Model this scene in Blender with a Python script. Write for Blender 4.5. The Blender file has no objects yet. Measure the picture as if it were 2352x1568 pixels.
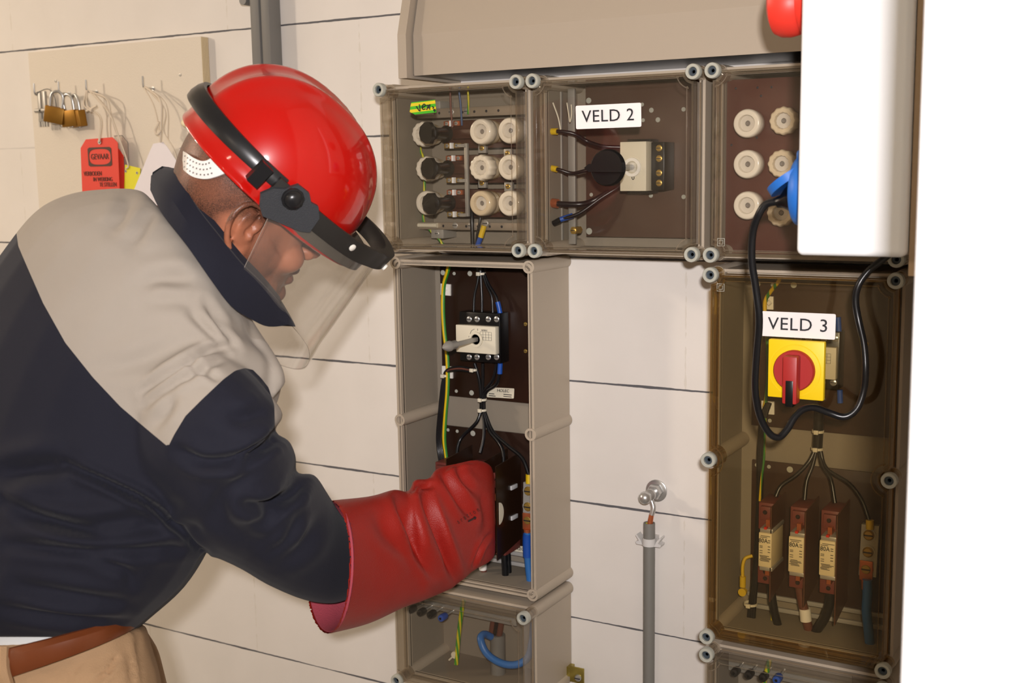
import bpy, bmesh, math, random
import numpy as np
from mathutils import Vector, Matrix, noise
random.seed(7)
PI = math.pi
S = bpy.context.scene
COL = S.collection
# ------------------------------------------------------------------ camera, world, lights, exposure
CAM = Vector((1.0945, -1.6484, 0.1274))
CR = Vector((0.87009365, 0.4926833, -0.01414919)); CU = Vector((-0.05869969, 0.13208249, 0.98949915)); CF = Vector((-0.48937857, 0.86012637, -0.14384449))
FPX = 2670.24
cd = bpy.data.cameras.new('camera'); cam = bpy.data.objects.new('camera', cd); COL.objects.link(cam)
cam.matrix_world = Matrix(((CR.x, CU.x, -CF.x, CAM.x), (CR.y, CU.y, -CF.y, CAM.y), (CR.z, CU.z, -CF.z, CAM.z), (0, 0, 0, 1)))
cd.sensor_width = 36; cd.lens = FPX * 36 / 2352; cd.clip_start = 0.05; cd.clip_end = 50
cd.dof.use_dof = True; cd.dof.focus_distance = 1.66; cd.dof.aperture_fstop = 7.0
S.camera = cam
S.view_settings.view_transform = 'Standard'; S.view_settings.look = 'None'; S.view_settings.gamma = 1; S.view_settings.use_curve_mapping = False
S.view_settings.exposure = 0.0
S.cycles.max_bounces = 12; S.cycles.transparent_max_bounces = 40; S.cycles.diffuse_bounces = 4; S.cycles.glossy_bounces = 4
S.cycles.sample_clamp_indirect = 4
W_ = bpy.data.worlds.new('world'); S.world = W_; W_.use_nodes = True
W_.node_tree.nodes['Background'].inputs[0].default_value = (1.0, 0.86, 0.70, 1); W_.node_tree.nodes['Background'].inputs[1].default_value = 0.05

def area(name, loc, aim, size, power, color, size_y=None, shape=None):
    l = bpy.data.lights.new(name, 'AREA'); l.shape = shape or ('RECTANGLE' if size_y else 'SQUARE'); l.size = size
    if size_y: l.size_y = size_y
    l.energy = power; l.color = color
    o = bpy.data.objects.new(name, l); COL.objects.link(o); o.location = loc
    o.rotation_euler = (Vector(aim) - Vector(loc)).to_track_quat('-Z', 'Y').to_euler()
    return o
# the photographer's flash gun: a little above and behind the lens
FL = CAM + CU * 0.10 - CF * 0.27
area('camera_flash', FL, FL + CF, 0.06, 12.6, (1.0, 0.95, 0.95), 0.04).data.spread = math.radians(110)

# ------------------------------------------------------------------ helpers
def lin(c):
    return tuple(((v / 255) / 12.92 if v / 255 <= 0.04045 else ((v / 255 + 0.055) / 1.055) ** 2.4) for v in c)
def at(u, v, y):          # the point of the plane y = const that a ray of the survey camera meets
    d = CF * FPX + CR * (u - 1176) - CU * (v - 784)
    return CAM + d * ((y - CAM.y) / d.y)
def aw(u, v, w):          # a point at depth w from the survey camera
    return CAM + CF * w + CR * ((u - 1176) * w / FPX) - CU * ((v - 784) * w / FPX)

MATS = {}
def mat(name, col, rough=0.5, metal=0.0, bump=0.0, bscale=200, spec=None, var=0.0, vscale=12, coat=0.0, trans=0.0, sheen=0.0, emit=None, sss=0.0):
    if name in MATS: return MATS[name]
    m = bpy.data.materials.new(name); m.use_nodes = True; nt = m.node_tree; b = nt.nodes['Principled BSDF']
    c = lin(col) + (1,)
    b.inputs['Base Color'].default_value = c; b.inputs['Roughness'].default_value = rough; b.inputs['Metallic'].default_value = metal
    if spec is not None: b.inputs['Specular IOR Level'].default_value = spec
    if coat: b.inputs['Coat Weight'].default_value = coat; b.inputs['Coat Roughness'].default_value = 0.08
    if sheen: b.inputs['Sheen Weight'].default_value = sheen
    if sss: b.inputs['Subsurface Weight'].default_value = sss; b.inputs['Subsurface Radius'].default_value = (0.01, 0.004, 0.002); b.inputs['Subsurface Scale'].default_value = 0.5
    if emit: b.inputs['Emission Color'].default_value = c; b.inputs['Emission Strength'].default_value = emit
    tc = nt.nodes.new('ShaderNodeTexCoord')
    if bump:
        n = nt.nodes.new('ShaderNodeTexNoise'); n.inputs['Scale'].default_value = bscale; n.inputs['Detail'].default_value = 3
        nt.links.new(tc.outputs['Object'], n.inputs['Vector'])
        bp = nt.nodes.new('ShaderNodeBump'); bp.inputs['Strength'].default_value = bump; bp.inputs['Distance'].default_value = 0.002
        nt.links.new(n.outputs['Fac'], bp.inputs['Height']); nt.links.new(bp.outputs['Normal'], b.inputs['Normal'])
    if var:
        n = nt.nodes.new('ShaderNodeTexNoise'); n.inputs['Scale'].default_value = vscale; n.inputs['Detail'].default_value = 4
        nt.links.new(tc.outputs['Object'], n.inputs['Vector'])
        mx = nt.nodes.new('ShaderNodeMix'); mx.data_type = 'RGBA'
        mx.inputs[6].default_value = tuple(x * (1 - var) for x in c[:3]) + (1,); mx.inputs[7].default_value = tuple(min(1, x * (1 + var)) for x in c[:3]) + (1,)
        nt.links.new(n.outputs['Fac'], mx.inputs[0]); nt.links.new(mx.outputs[2], b.inputs['Base Color'])
    MATS[name] = m
    return m
def clear(name, tint, haze=0.03, hazecol=(200, 195, 185), gloss=0.02, ior=1.45, streak=0.0, gcol=1.0, fmax=1.0):
    """clear plastic sheet: tinted see-through + sharp surface reflection + a little dusty haze"""
    if name in MATS: return MATS[name]
    m = bpy.data.materials.new(name); m.use_nodes = True; nt = m.node_tree; N = nt.nodes; L = nt.links
    N.remove(N['Principled BSDF']); out = N['Material Output']
    t = N.new('ShaderNodeBsdfTransparent'); t.inputs[0].default_value = tint + (1,)
    g = N.new('ShaderNodeBsdfGlossy'); g.inputs['Roughness'].default_value = gloss
    d = N.new('ShaderNodeBsdfDiffuse'); d.inputs[0].default_value = lin(hazecol) + (1,)
    fr = N.new('ShaderNodeFresnel'); ge = N.new('ShaderNodeNewGeometry'); mi = N.new('ShaderNodeMapRange'); mi.inputs[3].default_value = ior; mi.inputs[4].default_value = 1 / ior; L.new(ge.outputs['Backfacing'], mi.inputs[0]); L.new(mi.outputs[0], fr.inputs[0]); g.inputs[0].default_value = (gcol, gcol, gcol, 1)
    m1 = N.new('ShaderNodeMixShader'); m1.inputs[0].default_value = haze
    L.new(t.outputs[0], m1.inputs[1]); L.new(d.outputs[0], m1.inputs[2])
    if streak:
        tc = N.new('ShaderNodeTexCoord'); no = N.new('ShaderNodeTexNoise'); no.inputs['Scale'].default_value = 14; no.inputs['Detail'].default_value = 6
        L.new(tc.outputs['Object'], no.inputs['Vector'])
        mr = N.new('ShaderNodeMapRange'); mr.inputs[1].default_value = 0.4; mr.inputs[2].default_value = 0.75; mr.inputs[3].default_value = haze; mr.inputs[4].default_value = haze + streak
        L.new(no.outputs['Fac'], mr.inputs[0]); L.new(mr.outputs[0], m1.inputs[0])
    m2 = N.new('ShaderNodeMixShader'); fm = N.new('ShaderNodeMath'); fm.operation = 'MULTIPLY'; fm.inputs[1].default_value = fmax; L.new(fr.outputs[0], fm.inputs[0]); L.new(fm.outputs[0], m2.inputs[0]); L.new(m1.outputs[0], m2.inputs[1]); L.new(g.outputs[0], m2.inputs[2])
    L.new(m2.outputs[0], out.inputs[0]); MATS[name] = m
    return m

WL = {}
class M:
    """collects shapes in one bmesh; .obj() links them as ONE mesh object"""
    def __init__(s): s.b = bmesh.new(); s.mi = 0
    def _new(s, faces):
        for f in faces: f.material_index = s.mi
    def poly(s, pts):
        vs = [s.b.verts.new(p) for p in pts]; s._new([s.b.faces.new(vs)])
    def box(s, x0, x1, y0, y1, z0, z1, bev=0.0, seg=2, mx=None):
        vs = [s.b.verts.new((x, y, z)) for x in (x0, x1) for y in (y0, y1) for z in (z0, z1)]
        fs = [s.b.faces.new([vs[i] for i in q]) for q in ((0, 1, 3, 2), (4, 6, 7, 5), (0, 4, 5, 1), (2, 3, 7, 6), (0, 2, 6, 4), (1, 5, 7, 3))]
        s._new(fs)
        bmesh.ops.recalc_face_normals(s.b, faces=fs)
        allv = vs
        if bev:
            es = list({e for f in fs for e in f.edges})
            r = bmesh.ops.bevel(s.b, geom=es, offset=bev, segments=seg, profile=0.5, affect='EDGES')
            allv = list({v for f in r['faces'] for v in f.verts} | {v for v in vs if v.is_valid})
            for f in r['faces']: f.material_index = s.mi
        if mx is not None:
            bmesh.ops.transform(s.b, matrix=mx, verts=allv)
        return allv
    def grid(s, rings, closed=True, cap0=False, cap1=False):
        R = [[s.b.verts.new(p) for p in r] for r in rings]; n = len(R[0]); fs = []
        for i in range(len(R) - 1):
            for j in range(n if closed else n - 1):
                k = (j + 1) % n
                try: fs.append(s.b.faces.new((R[i][j], R[i][k], R[i + 1][k], R[i + 1][j])))
                except ValueError: pass
        if cap0: fs.append(s.b.faces.new(R[0][::-1]))
        if cap1: fs.append(s.b.faces.new(R[-1]))
        s._new(fs); return fs
    def lathe(s, prof, o, axis, n=28, cap0=True, cap1=True, wob=None):
        axis = Vector(axis).normalized(); a = axis.orthogonal().normalized()
        if abs(axis.y) > 0.9: a = Vector((1, 0, 0)); a = (a - axis * a.dot(axis)).normalized()
        b = axis.cross(a); o = Vector(o); rings = []
        for r, h in prof:
            ring = []
            for k in range(n):
                t = 2 * PI * k / n; rr = r * (wob(t, r) if wob else 1)
                ring.append(o + axis * h + (a * math.cos(t) + b * math.sin(t)) * rr)
            rings.append(ring)
        return s.grid(rings, True, cap0 and prof[0][0] > 1e-6, cap1 and prof[-1][0] > 1e-6)
    def cyl(s, p0, p1, r0, r1=None, n=20, cap=True):
        p0 = Vector(p0); p1 = Vector(p1); h = (p1 - p0).length
        return s.lathe([(r0, 0), (r0 if r1 is None else r1, h)], p0, p1 - p0, n, cap, cap)
    def tube(s, pts, r, n=10, cap=True, sub=6):
        pts = smooth_path(pts, sub) if len(pts) > 2 else [Vector(p) for p in pts]
        rr = r if hasattr(r, '__len__') else None
        rings = []; a = None; m = len(pts)
        for i, p in enumerate(pts):
            t = (pts[min(i + 1, m - 1)] - pts[max(i - 1, 0)]).normalized()
            a = t.orthogonal().normalized() if a is None else (a - t * a.dot(t)).normalized()
            b = t.cross(a); f = i / (m - 1)
            R_ = (rr[0] + (rr[1] - rr[0]) * f) if rr else r
            rings.append([p + (a * math.cos(2 * PI * k / n) + b * math.sin(2 * PI * k / n)) * R_ for k in range(n)])
        return s.grid(rings, True, cap, cap)
    def ball(s, c, r, n=16, m=10):
        c = Vector(c); r = Vector(r) if hasattr(r, '__len__') else Vector((r, r, r)); rings = []
        for i in range(1, m):
            ph = PI * i / m
            rings.append([c + Vector((r.x * math.sin(ph) * math.cos(2 * PI * k / n), r.y * math.sin(ph) * math.sin(2 * PI * k / n), r.z * math.cos(ph))) for k in range(n)])
        fs = s.grid(rings, True, True, True); return fs
    def prism(s, poly, o, ux, uy, d, hole=None):
        """2-D outline poly [(a, b)] on plane (o, ux, uy) extruded along vector d"""
        o = Vector(o); ux = Vector(ux); uy = Vector(uy); d = Vector(d)
        P = [o + ux * a + uy * b for a, b in poly]
        if hole is None:
            fs = s.grid([P, [p + d for p in P]], True, True, True)
        else:
            Q = [o + ux * a + uy * b for a, b in hole]
            fs = s.grid([Q, P, [p + d for p in P], [q + d for q in Q], Q], True) if False else []
            R = [Q, P, [p + d for p in P], [q + d for q in Q]]
            V = [[s.b.verts.new(p) for p in r] for r in R]; n = len(P)
            for i in range(4):
                A, B = V[i], V[(i + 1) % 4]
                for j in range(n):
                    k = (j + 1) % n; fs.append(s.b.faces.new((A[j], A[k], B[k], B[j])))
            s._new(fs)
        return fs
    def obj(s, name, mats, parent=None, label=None, cat=None, group=None, kind=None, ang=38, fixn=True, smooth=True):
        if fixn: bmesh.ops.recalc_face_normals(s.b, faces=s.b.faces)
        if smooth:
            for f in s.b.faces: f.smooth = True
            ca = math.radians(ang)
            for e in s.b.edges:
                if len(e.link_faces) == 2 and e.calc_face_angle(0) > ca: e.smooth = False
        off = WL.get(parent.name, Vector()) if parent else Vector()
        if off.length: bmesh.ops.translate(s.b, verts=s.b.verts, vec=-off)
        me = bpy.data.meshes.new(name); s.b.to_mesh(me); s.b.free()
        for m_ in (mats if isinstance(mats, (list, tuple)) else [mats]): me.materials.append(m_)
        o = bpy.data.objects.new(name, me); COL.objects.link(o)
        if parent: o.parent = parent; WL[o.name] = off
        tag(o, label, cat, group, kind)
        return o
def smooth_path(pts, sub=6):
    P = [Vector(p) for p in pts]; P = [P[0] * 2 - P[1]] + P + [P[-1] * 2 - P[-2]]; out = []
    for i in range(1, len(P) - 2):
        a, b, c, d = P[i - 1:i + 3]
        for k in range(sub):
            t = k / sub
            out.append(0.5 * ((2 * b) + (c - a) * t + (2 * a - 5 * b + 4 * c - d) * t * t + (3 * b - a - 3 * c + d) * t ** 3))
    out.append(P[-2]); return out
def tag(o, label=None, cat=None, group=None, kind=None):
    if label: o['label'] = label
    if cat: o['category'] = cat
    if group: o['group'] = group
    if kind: o['kind'] = kind
    return o
def thing(name, label, cat, loc=(0, 0, 0), group=None):
    o = bpy.data.objects.new(name, None); COL.objects.link(o); o.location = loc; o.empty_display_size = 0.02
    WL[o.name] = Vector(loc); return tag(o, label, cat, group)
def copy_tree(o, parent=None):
    c = o.copy(); COL.objects.link(c); c.parent = parent
    for ch in list(o.children): copy_tree(ch, c)
    return c
def text(body, size, o, ux, uy, material, name, parent, depth=0.0003, align='CENTER', shear=0, label=None, spacing=1.0, sx=1.0):
    cu = bpy.data.curves.new(name, 'FONT'); cu.body = body; cu.size = size; cu.align_x = align; cu.align_y = 'CENTER'; cu.extrude = depth; cu.shear = shear; cu.space_character = spacing
    cu.resolution_u = 3
    t = bpy.data.objects.new(name, cu); COL.objects.link(t)
    dg = bpy.context.evaluated_depsgraph_get(); me = bpy.data.meshes.new_from_object(t.evaluated_get(dg)); bpy.data.objects.remove(t); bpy.data.curves.remove(cu)
    ux = Vector(ux).normalized(); uy = Vector(uy).normalized(); uz = ux.cross(uy)
    off = WL.get(parent.name, Vector()) if parent else Vector(); o = Vector(o) - off
    me.transform(Matrix(((ux.x * sx, uy.x, uz.x, o.x), (ux.y * sx, uy.y, uz.y, o.y), (ux.z * sx, uy.z, uz.z, o.z), (0, 0, 0, 1))))
    me.materials.clear(); me.materials.append(material); me.name = name
    ob = bpy.data.objects.new(name, me); COL.objects.link(ob); ob.parent = parent; WL[ob.name] = off
    if label: ob['label'] = label
    return ob
def wire(name, label, pts, r, m, cat='wire', group=None, parent=None, n=10):
    w = M(); w.tube(pts, r, n); return w.obj(name, m, parent, label, None if parent else cat, group)

# ------------------------------------------------------------------ materials
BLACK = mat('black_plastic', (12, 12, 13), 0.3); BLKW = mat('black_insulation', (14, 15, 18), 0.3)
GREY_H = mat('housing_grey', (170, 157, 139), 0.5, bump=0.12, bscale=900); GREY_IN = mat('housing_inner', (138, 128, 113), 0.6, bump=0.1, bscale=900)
CAPM = mat('cap_grey', (172, 172, 160), 0.4); CAPH = mat('cap_screw', (70, 80, 88), 0.4, 0.2)
METAL = mat('zinc', (196, 196, 194), 0.3, 0.8); STEEL = mat('dull_steel', (172, 168, 160), 0.42, 0.4); BRASS = mat('brass', (186, 152, 76), 0.35, 0.65); BRASSP = mat('padlock_brass', (150, 108, 40), 0.45, 0.7, var=0.12, vscale=90)
COPPER = mat('copper', (196, 110, 70), 0.3, 0.6); BROWN = mat('bakelite_brown', (66, 34, 20), 0.42, var=0.18, vscale=20); BROWN2 = mat('bakelite_red', (86, 50, 42), 0.45, var=0.15, vscale=30)
BROWND = mat('bakelite_dark', (38, 20, 11), 0.35, var=0.2, vscale=25)
BARR = mat('barrier_brown', (38, 22, 12), 0.3)
PORC = mat('porcelain', (232, 222, 204), 0.18, coat=0.5); PORC2 = mat('porcelain_aged', (212, 194, 164), 0.22, coat=0.5); PIN = mat('porcelain_window', (205, 196, 182), 0.3)
WHITE = mat('white_plastic', (232, 228, 218), 0.4); WHITED = mat('aged_white', (214, 206, 184), 0.45); LABEL = mat('label_white', (240, 234, 232), 0.5); INK = mat('ink', (26, 26, 34), 0.6)
YEL = mat('yellow_sleeve', (214, 178, 20), 0.45); BLUE = mat('blue_sleeve', (24, 74, 160), 0.4); BLUEL = mat('blue_cable', (42, 102, 168), 0.4); REDB = mat('fuse_base_red', (112, 52, 44), 0.5)
YELH = mat('yellow_plate', (246, 208, 10), 0.45); REDH = mat('red_handle', (172, 40, 38), 0.45); BRNW = mat('brown_insulation', (100, 58, 46), 0.4)
DKG = mat('rail_grey', (112, 110, 106), 0.5); PIPE = mat('pipe_grey', (118, 116, 110), 0.5, bump=0.05, bscale=400)
def striped(name, ca, cb, axis, freq, ph=0.0, thr=0.5, tilt=None):
    if name in MATS: return MATS[name]
    m = mat(name, ca, 0.42); nt = m.node_tree; b = nt.nodes['Principled BSDF']; tc = nt.nodes.new('ShaderNodeTexCoord')
    dt = nt.nodes.new('ShaderNodeVectorMath'); dt.operation = 'DOT_PRODUCT'; dt.inputs[1].default_value = Vector(axis) * freq
    nt.links.new(tc.outputs['Object'], dt.inputs[0])
    ad = nt.nodes.new('ShaderNodeMath'); ad.operation = 'ADD'; ad.inputs[1].default_value = ph + 1000; nt.links.new(dt.outputs['Value'], ad.inputs[0])
    fr = nt.nodes.new('ShaderNodeMath'); fr.operation = 'FRACT'; nt.links.new(ad.outputs[0], fr.inputs[0])
    gt = nt.nodes.new('ShaderNodeMath'); gt.operation = 'GREATER_THAN'; gt.inputs[1].default_value = thr; nt.links.new(fr.outputs[0], gt.inputs[0])
    mx = nt.nodes.new('ShaderNodeMix'); mx.data_type = 'RGBA'; mx.inputs[6].default_value = lin(ca) + (1,); mx.inputs[7].default_value = lin(cb) + (1,)
    nt.links.new(gt.outputs[0], mx.inputs[0]); nt.links.new(mx.outputs[2], b.inputs['Base Color'])
    return m
LID = clear('lid_clear', (0.955, 0.945, 0.92), haze=0.006, hazecol=(190, 176, 160), streak=0.012)
LIDE = clear('lid_amber', (0.92, 0.87, 0.75), haze=0.014, hazecol=(150, 125, 85), streak=0.012)
LIDEW = clear('lid_amber_wall', (0.80, 0.70, 0.52), haze=0.14, hazecol=(150, 122, 78))
LIDW = clear('lid_wall_clear', (0.86, 0.83, 0.78), haze=0.14, hazecol=(178, 165, 148))
VIS = clear('visor_clear', (0.965, 0.96, 0.95), haze=0.035, hazecol=(225, 215, 205), gloss=0.06, ior=1.45, fmax=0.8)
# ------------------------------------------------------------------ the room
def wall_material():
    m = mat('block_wall', (222, 216, 208), 0.75, bump=0.25, bscale=160)
    nt = m.node_tree; N = nt.nodes; L = nt.links; b = N['Principled BSDF']
    tc = N.new('ShaderNodeTexCoord'); sp = N.new('ShaderNodeSeparateXYZ'); L.new(tc.outputs['Object'], sp.inputs[0])
    def mth(op, a, b_=None, c=None):
        n = N.new('ShaderNodeMath'); n.operation = op
        for i, v in enumerate((a, b_, c)):
            if v is None: continue
            if isinstance(v, (int, float)): n.inputs[i].default_value = v
            else: L.new(v, n.inputs[i])
        return n.outputs[0]
    nz = N.new('ShaderNodeTexNoise'); nz.inputs['Scale'].default_value = 9; nz.inputs['Detail'].default_value = 6; L.new(tc.outputs['Object'], nz.inputs[0])
    nf = N.new('ShaderNodeTexNoise'); nf.inputs['Scale'].default_value = 60; nf.inputs['Detail'].default_value = 3; L.new(tc.outputs['Object'], nf.inputs[0])
    row = mth('DIVIDE', mth('SUBTRACT', 10.3413, sp.outputs[2]), 0.199)          # joints at z = 0.3913 - k*0.199
    row = mth('SUBTRACT', row, 50.0)
    zz = mth('ADD', row, mth('MULTIPLY', mth('SUBTRACT', nf.outputs['Fac'], 0.5), 0.008))
    fr = mth('FRACT', mth('ADD', zz, 100.5)); dist = mth('MULTIPLY', mth('ABSOLUTE', mth('SUBTRACT', fr, 0.5)), 0.199)   # distance to the nearest bed joint
    wid = mth('MULTIPLY', mth('ADD', nz.outputs['Fac'], -0.12), 0.0042)
    line = mth('LESS_THAN', dist, wid)
    # the second joint from the top is filled and painted over
    k = mth('ROUND', row); second = mth('COMPARE', k, 1.0, 0.1)
    thin = mth('MULTIPLY', second, mth('LESS_THAN', sp.outputs[0], -0.14))
    line = mth('MULTIPLY', line, mth('SUBTRACT', 1.0, mth('MULTIPLY', thin, 0.8)))
    # head joints, half a block offset on alternate courses
    r2 = mth('FLOOR', mth('ADD', row, 100.0)); par = mth('MULTIPLY', mth('MODULO', r2, 2.0), 0.5)
    xx = mth('ADD', mth('DIVIDE', mth('ADD', sp.outputs[0], 0.135), 0.595), par)
    hx = mth('MULTIPLY', mth('ABSOLUTE', mth('SUBTRACT', mth('FRACT', mth('ADD', xx, 50.5)), 0.5)), 0.595)
    hw = mth('MULTIPLY', mth('SUBTRACT', nf.outputs['Fac'], 0.42), 0.009)
    head = mth('LESS_THAN', hx, hw)
    mx = N.new('ShaderNodeMix'); mx.data_type = 'RGBA'; L.new(line, mx.inputs[0]); mx.inputs[7].default_value = lin((88, 87, 90)) + (1,)
    mv = N.new('ShaderNodeMix'); mv.data_type = 'RGBA'; L.new(nz.outputs['Fac'], mv.inputs[0])
    mv.inputs[6].default_value = lin((212, 206, 198)) + (1,); mv.inputs[7].default_value = lin((225, 219, 212)) + (1,)
    mh = N.new('ShaderNodeMix'); mh.data_type = 'RGBA'; L.new(mth('MULTIPLY', head, 0.5), mh.inputs[0]); L.new(mv.outputs[2], mh.inputs[6]); mh.inputs[7].default_value = lin((200, 192, 178)) + (1,)
    L.new(mh.outputs[2], mx.inputs[6]); L.new(mx.outputs[2], b.inputs['Base Color'])
    bp = [n for n in N if n.type == 'BUMP'][0]; src = bp.inputs['Height'].links[0].from_socket
    hgt = mth('SUBTRACT', mth('MULTIPLY', src, 0.25), mth('ADD', mth('MULTIPLY', line, 0.6), mth('MULTIPLY', head, 0.35)))
    L.new(hgt, bp.inputs['Height'])
    return m
FLOOR, CEIL = -1.45, 1.30
w = M(); w.box(-3.2, 3.0, 0.0, 0.12, FLOOR, CEIL); w.obj('wall_back', wall_material(), kind='structure')
plain = mat('plaster_white', (222, 214, 200), 0.8, bump=0.1, bscale=120)
w = M(); w.box(-3.32, -3.2, -4.6, 0.12, FLOOR, CEIL); w.obj('wall_left', plain, kind='structure')
w = M(); w.box(-3.2, 3.0, -4.6, -4.5, FLOOR, CEIL); w.obj('wall_front', plain, kind='structure')
w = M(); w.box(3.0, 3.12, -4.6, 0.12, FLOOR, CEIL); w.obj('wall_far_right', plain, kind='structure')
w = M(); w.box(-3.32, 3.12, -4.6, 0.12, FLOOR - 0.1, FLOOR); w.obj('floor', mat('floor_grey', (120, 118, 114), 0.5, bump=0.1, bscale=80, var=0.1), kind='structure')
w = M(); w.box(-3.32, 3.12, -4.6, 0.12, CEIL, CEIL + 0.1); w.obj('ceiling', mat('ceiling_white', (225, 220, 210), 0.85), kind='structure')
# white return wall that closes the niche on the right, near the camera
pe = at(2112, 300, -0.86)
w = M(); w.box(pe.x, 1.75, -0.86, 0.0, FLOOR, CEIL, 0.003); w.obj('wall_right', mat('gloss_white_panel', (240, 240, 240), 0.35), kind='structure', ang=5)
# fluorescent ceiling lamps of the room, warm
LAMP = mat('lamp_glow', (255, 214, 160), 0.5, emit=5.0)
for i, (lx, ly) in enumerate(((-2.1, -1.2), (-1.0, -3.2), (0.6, -3.6))):
    t = thing('ceiling_lamp', 'long warm fluorescent ceiling lamp ' + ('near the left wall', 'behind the photographer on the left', 'behind the photographer on the right')[i], 'lamp', (lx, ly, CEIL))
    f = M(); f.box(lx - 0.07, lx + 0.07, ly - 0.65, ly + 0.65, CEIL - 0.05, CEIL - 0.001, 0.01); f.obj('fixture', mat('fixture_white', (225, 225, 222), 0.5), t)
    f = M(); f.cyl((lx, ly - 0.6, CEIL - 0.066), (lx, ly + 0.6, CEIL - 0.066), 0.014); f.obj('tube', LAMP, t)
    l = area('lamp_light', (lx, ly, CEIL - 0.09), (lx, ly, 0), 0.10, (20, 10, 10)[i], (1.0, 0.84, 0.66), 1.2)
# low warm wall lamp of the room on the far left: throws the sideways shadows along the wall
area('side_lamp_light', (-2.3, -1.9, 0.9), (-0.2, 0, 0.1), 0.16, 24, (1.0, 0.83, 0.66), 0.2)
t = thing('wall_lamp', 'warm lamp head on a stand at the far left of the room', 'lamp', (-2.3, -1.9, FLOOR))
f = M(); f.cyl((-2.32, -1.93, FLOOR + 0.03), (-2.32, -1.93, 0.9), 0.012); f.cyl((-2.32, -1.93, FLOOR), (-2.32, -1.93, FLOOR + 0.03), 0.15); f.obj('stand', DKG, t)
d = (Vector((-0.2, 0, 0.1)) - Vector((-2.3, -1.9, 0.9))).normalized()
f = M(); f.lathe([(0.20, -0.03), (0.16, -0.1), (0.04, -0.14)], (-2.3, -1.9, 0.9), d, 24); f.obj('head', DKG, t)

# ------------------------------------------------------------------ painted plywood board with hooks
PT = mat('board_paint', (214, 204, 188), 0.7, bump=0.2, bscale=300)
def ply_material():
    return striped('plywood_edge', (214, 198, 162), (176, 152, 114), (0, 1, 0), 260, 0, 0.55)
bx0 = at(97, 340, 0).x; bx1 = at(464, 150, -0.018).x; bz1 = at(464, 83, -0.018).z
board = thing('hook_board', 'cream painted plywood board with hooks on the wall behind the person', 'board', (bx0, 0, -0.2))
w = M(); w.box(bx0, bx1, -0.018, 0, -0.22, bz1); w.obj('panel', PT, board)
w = M(); w.box(bx1, bx1 + 0.0012, -0.0175, 0, -0.22, bz1 - 0.001); w.obj('plywood_edge', ply_material(), board, 'bare layered plywood edge of the board')
def hook(u, v):
    p = at(u, v, -0.018); h = M()
    h.tube([p + Vector((0, 0, -0.016)), p + Vector((0, -0.012, -0.016)), p + Vector((0, -0.022, -0.016)), p + Vector((0, -0.025, -0.010)), p + Vector((0, -0.025, 0.006))], 0.0018, 8, sub=3)
    h.cyl(p + Vector((0, 0, -0.016)), p + Vector((0, -0.001, -0.016)), 0.004)
    h.obj('hook', METAL, board); return p + Vector((0, -0.024, -0.014))
H1 = hook(102, 200); H2 = hook(158, 196); H3 = hook(221, 192); H4 = hook(351, 184)
for u, v in ((414, 172), (128, 186), (166, 273)):
    p = at(u, v, -0.018); h = M(); h.lathe([(0.003, 0), (0.0028, 0.001), (0.0012, 0.0012), (0.0001, 0.0003)], p, (0, -1, 0), 12); h.obj('screw', STEEL, board)

# padlocks
def padlock(loc, rz, tilt, label, s=1.0):
    t = thing('padlock', label, 'padlock', loc, 'brass padlocks on the second hook')
    b = M(); b.box(-0.019, 0.019, -0.008, 0.008, -0.062, -0.030, 0.0015); b.obj('body', BRASSP, None).parent = t
    b = M(); b.tube([(-0.012, 0, -0.031), (-0.012, 0, -0.012), (-0.0085, 0, -0.003), (0, 0, 0.0008), (0.0085, 0, -0.003), (0.012, 0, -0.012), (0.012, 0, -0.031)], 0.0028, 10); b.obj('shackle', METAL, None).parent = t
    b = M(); b.cyl((0, 0.0, -0.0622), (0, 0, -0.0632), 0.005); b.obj('keyhole', STEEL, None).parent = t
    t.rotation_euler = (0.1, tilt, rz); t.scale = (s, s, s); return t
padlock(H2 + Vector((0.000, -0.004, 0.0)), 0.55, 0.22, 'front brass padlock on the hook, tilted to the left, overlapping two others')
padlock(H2 + Vector((0.016, 0.004, -0.006)), 0.1, -0.05, 'middle brass padlock, half hidden behind the tilted one')
padlock(H2 + Vector((0.030, 0.010, -0.007)), -0.25, -0.04, 'right brass padlock, hanging straight against the board')
# small clamps with a wire ring on the first hook
for i, dx in enumerate((0.006, 0.020)):
    t = thing('metal_clamp', ('left', 'right')[i] + ' of the two small dull metal clamps hanging on the first hook', 'clamp', H1 + Vector((dx, 0, 0)), 'metal clamps on the first hook')
    p = H1 + Vector((dx, 0.006, -0.0))
    b = M(); b.box(p.x - 0.0045, p.x + 0.0045, p.y - 0.003, p.y + 0.003, p.z - 0.056, p.z + 0.004, 0.001); b.obj('plate', STEEL, t)
    b = M(); b.cyl(p + Vector((-0.010, -0.004, -0.034)), p + Vector((0.010, -0.004, -0.034)), 0.0042, n=12); b.obj('thumb_screw', STEEL, t)
    b = M(); b.box(p.x - 0.006, p.x - 0.002, p.y - 0.002, p.y + 0.002, p.z - 0.066, p.z - 0.05); b.box(p.x + 0.002, p.x + 0.006, p.y - 0.002, p.y + 0.002, p.z - 0.066, p.z - 0.05); b.obj('jaw', STEEL, t)
wire('wire_loop', 'thin loose wire loop hanging beside the small metal clamps', [H1 + Vector((0.0, 0, 0)), H1 + Vector((0.03, 0.008, 0.008)), H1 + Vector((0.043, 0.012, -0.01)), H1 + Vector((0.045, 0.014, -0.045)), H1 + Vector((0.052, 0.014, -0.066)), H1 + Vector((0.062, 0.014, -0.066))], 0.0008, DKG, 'wire')

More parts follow.
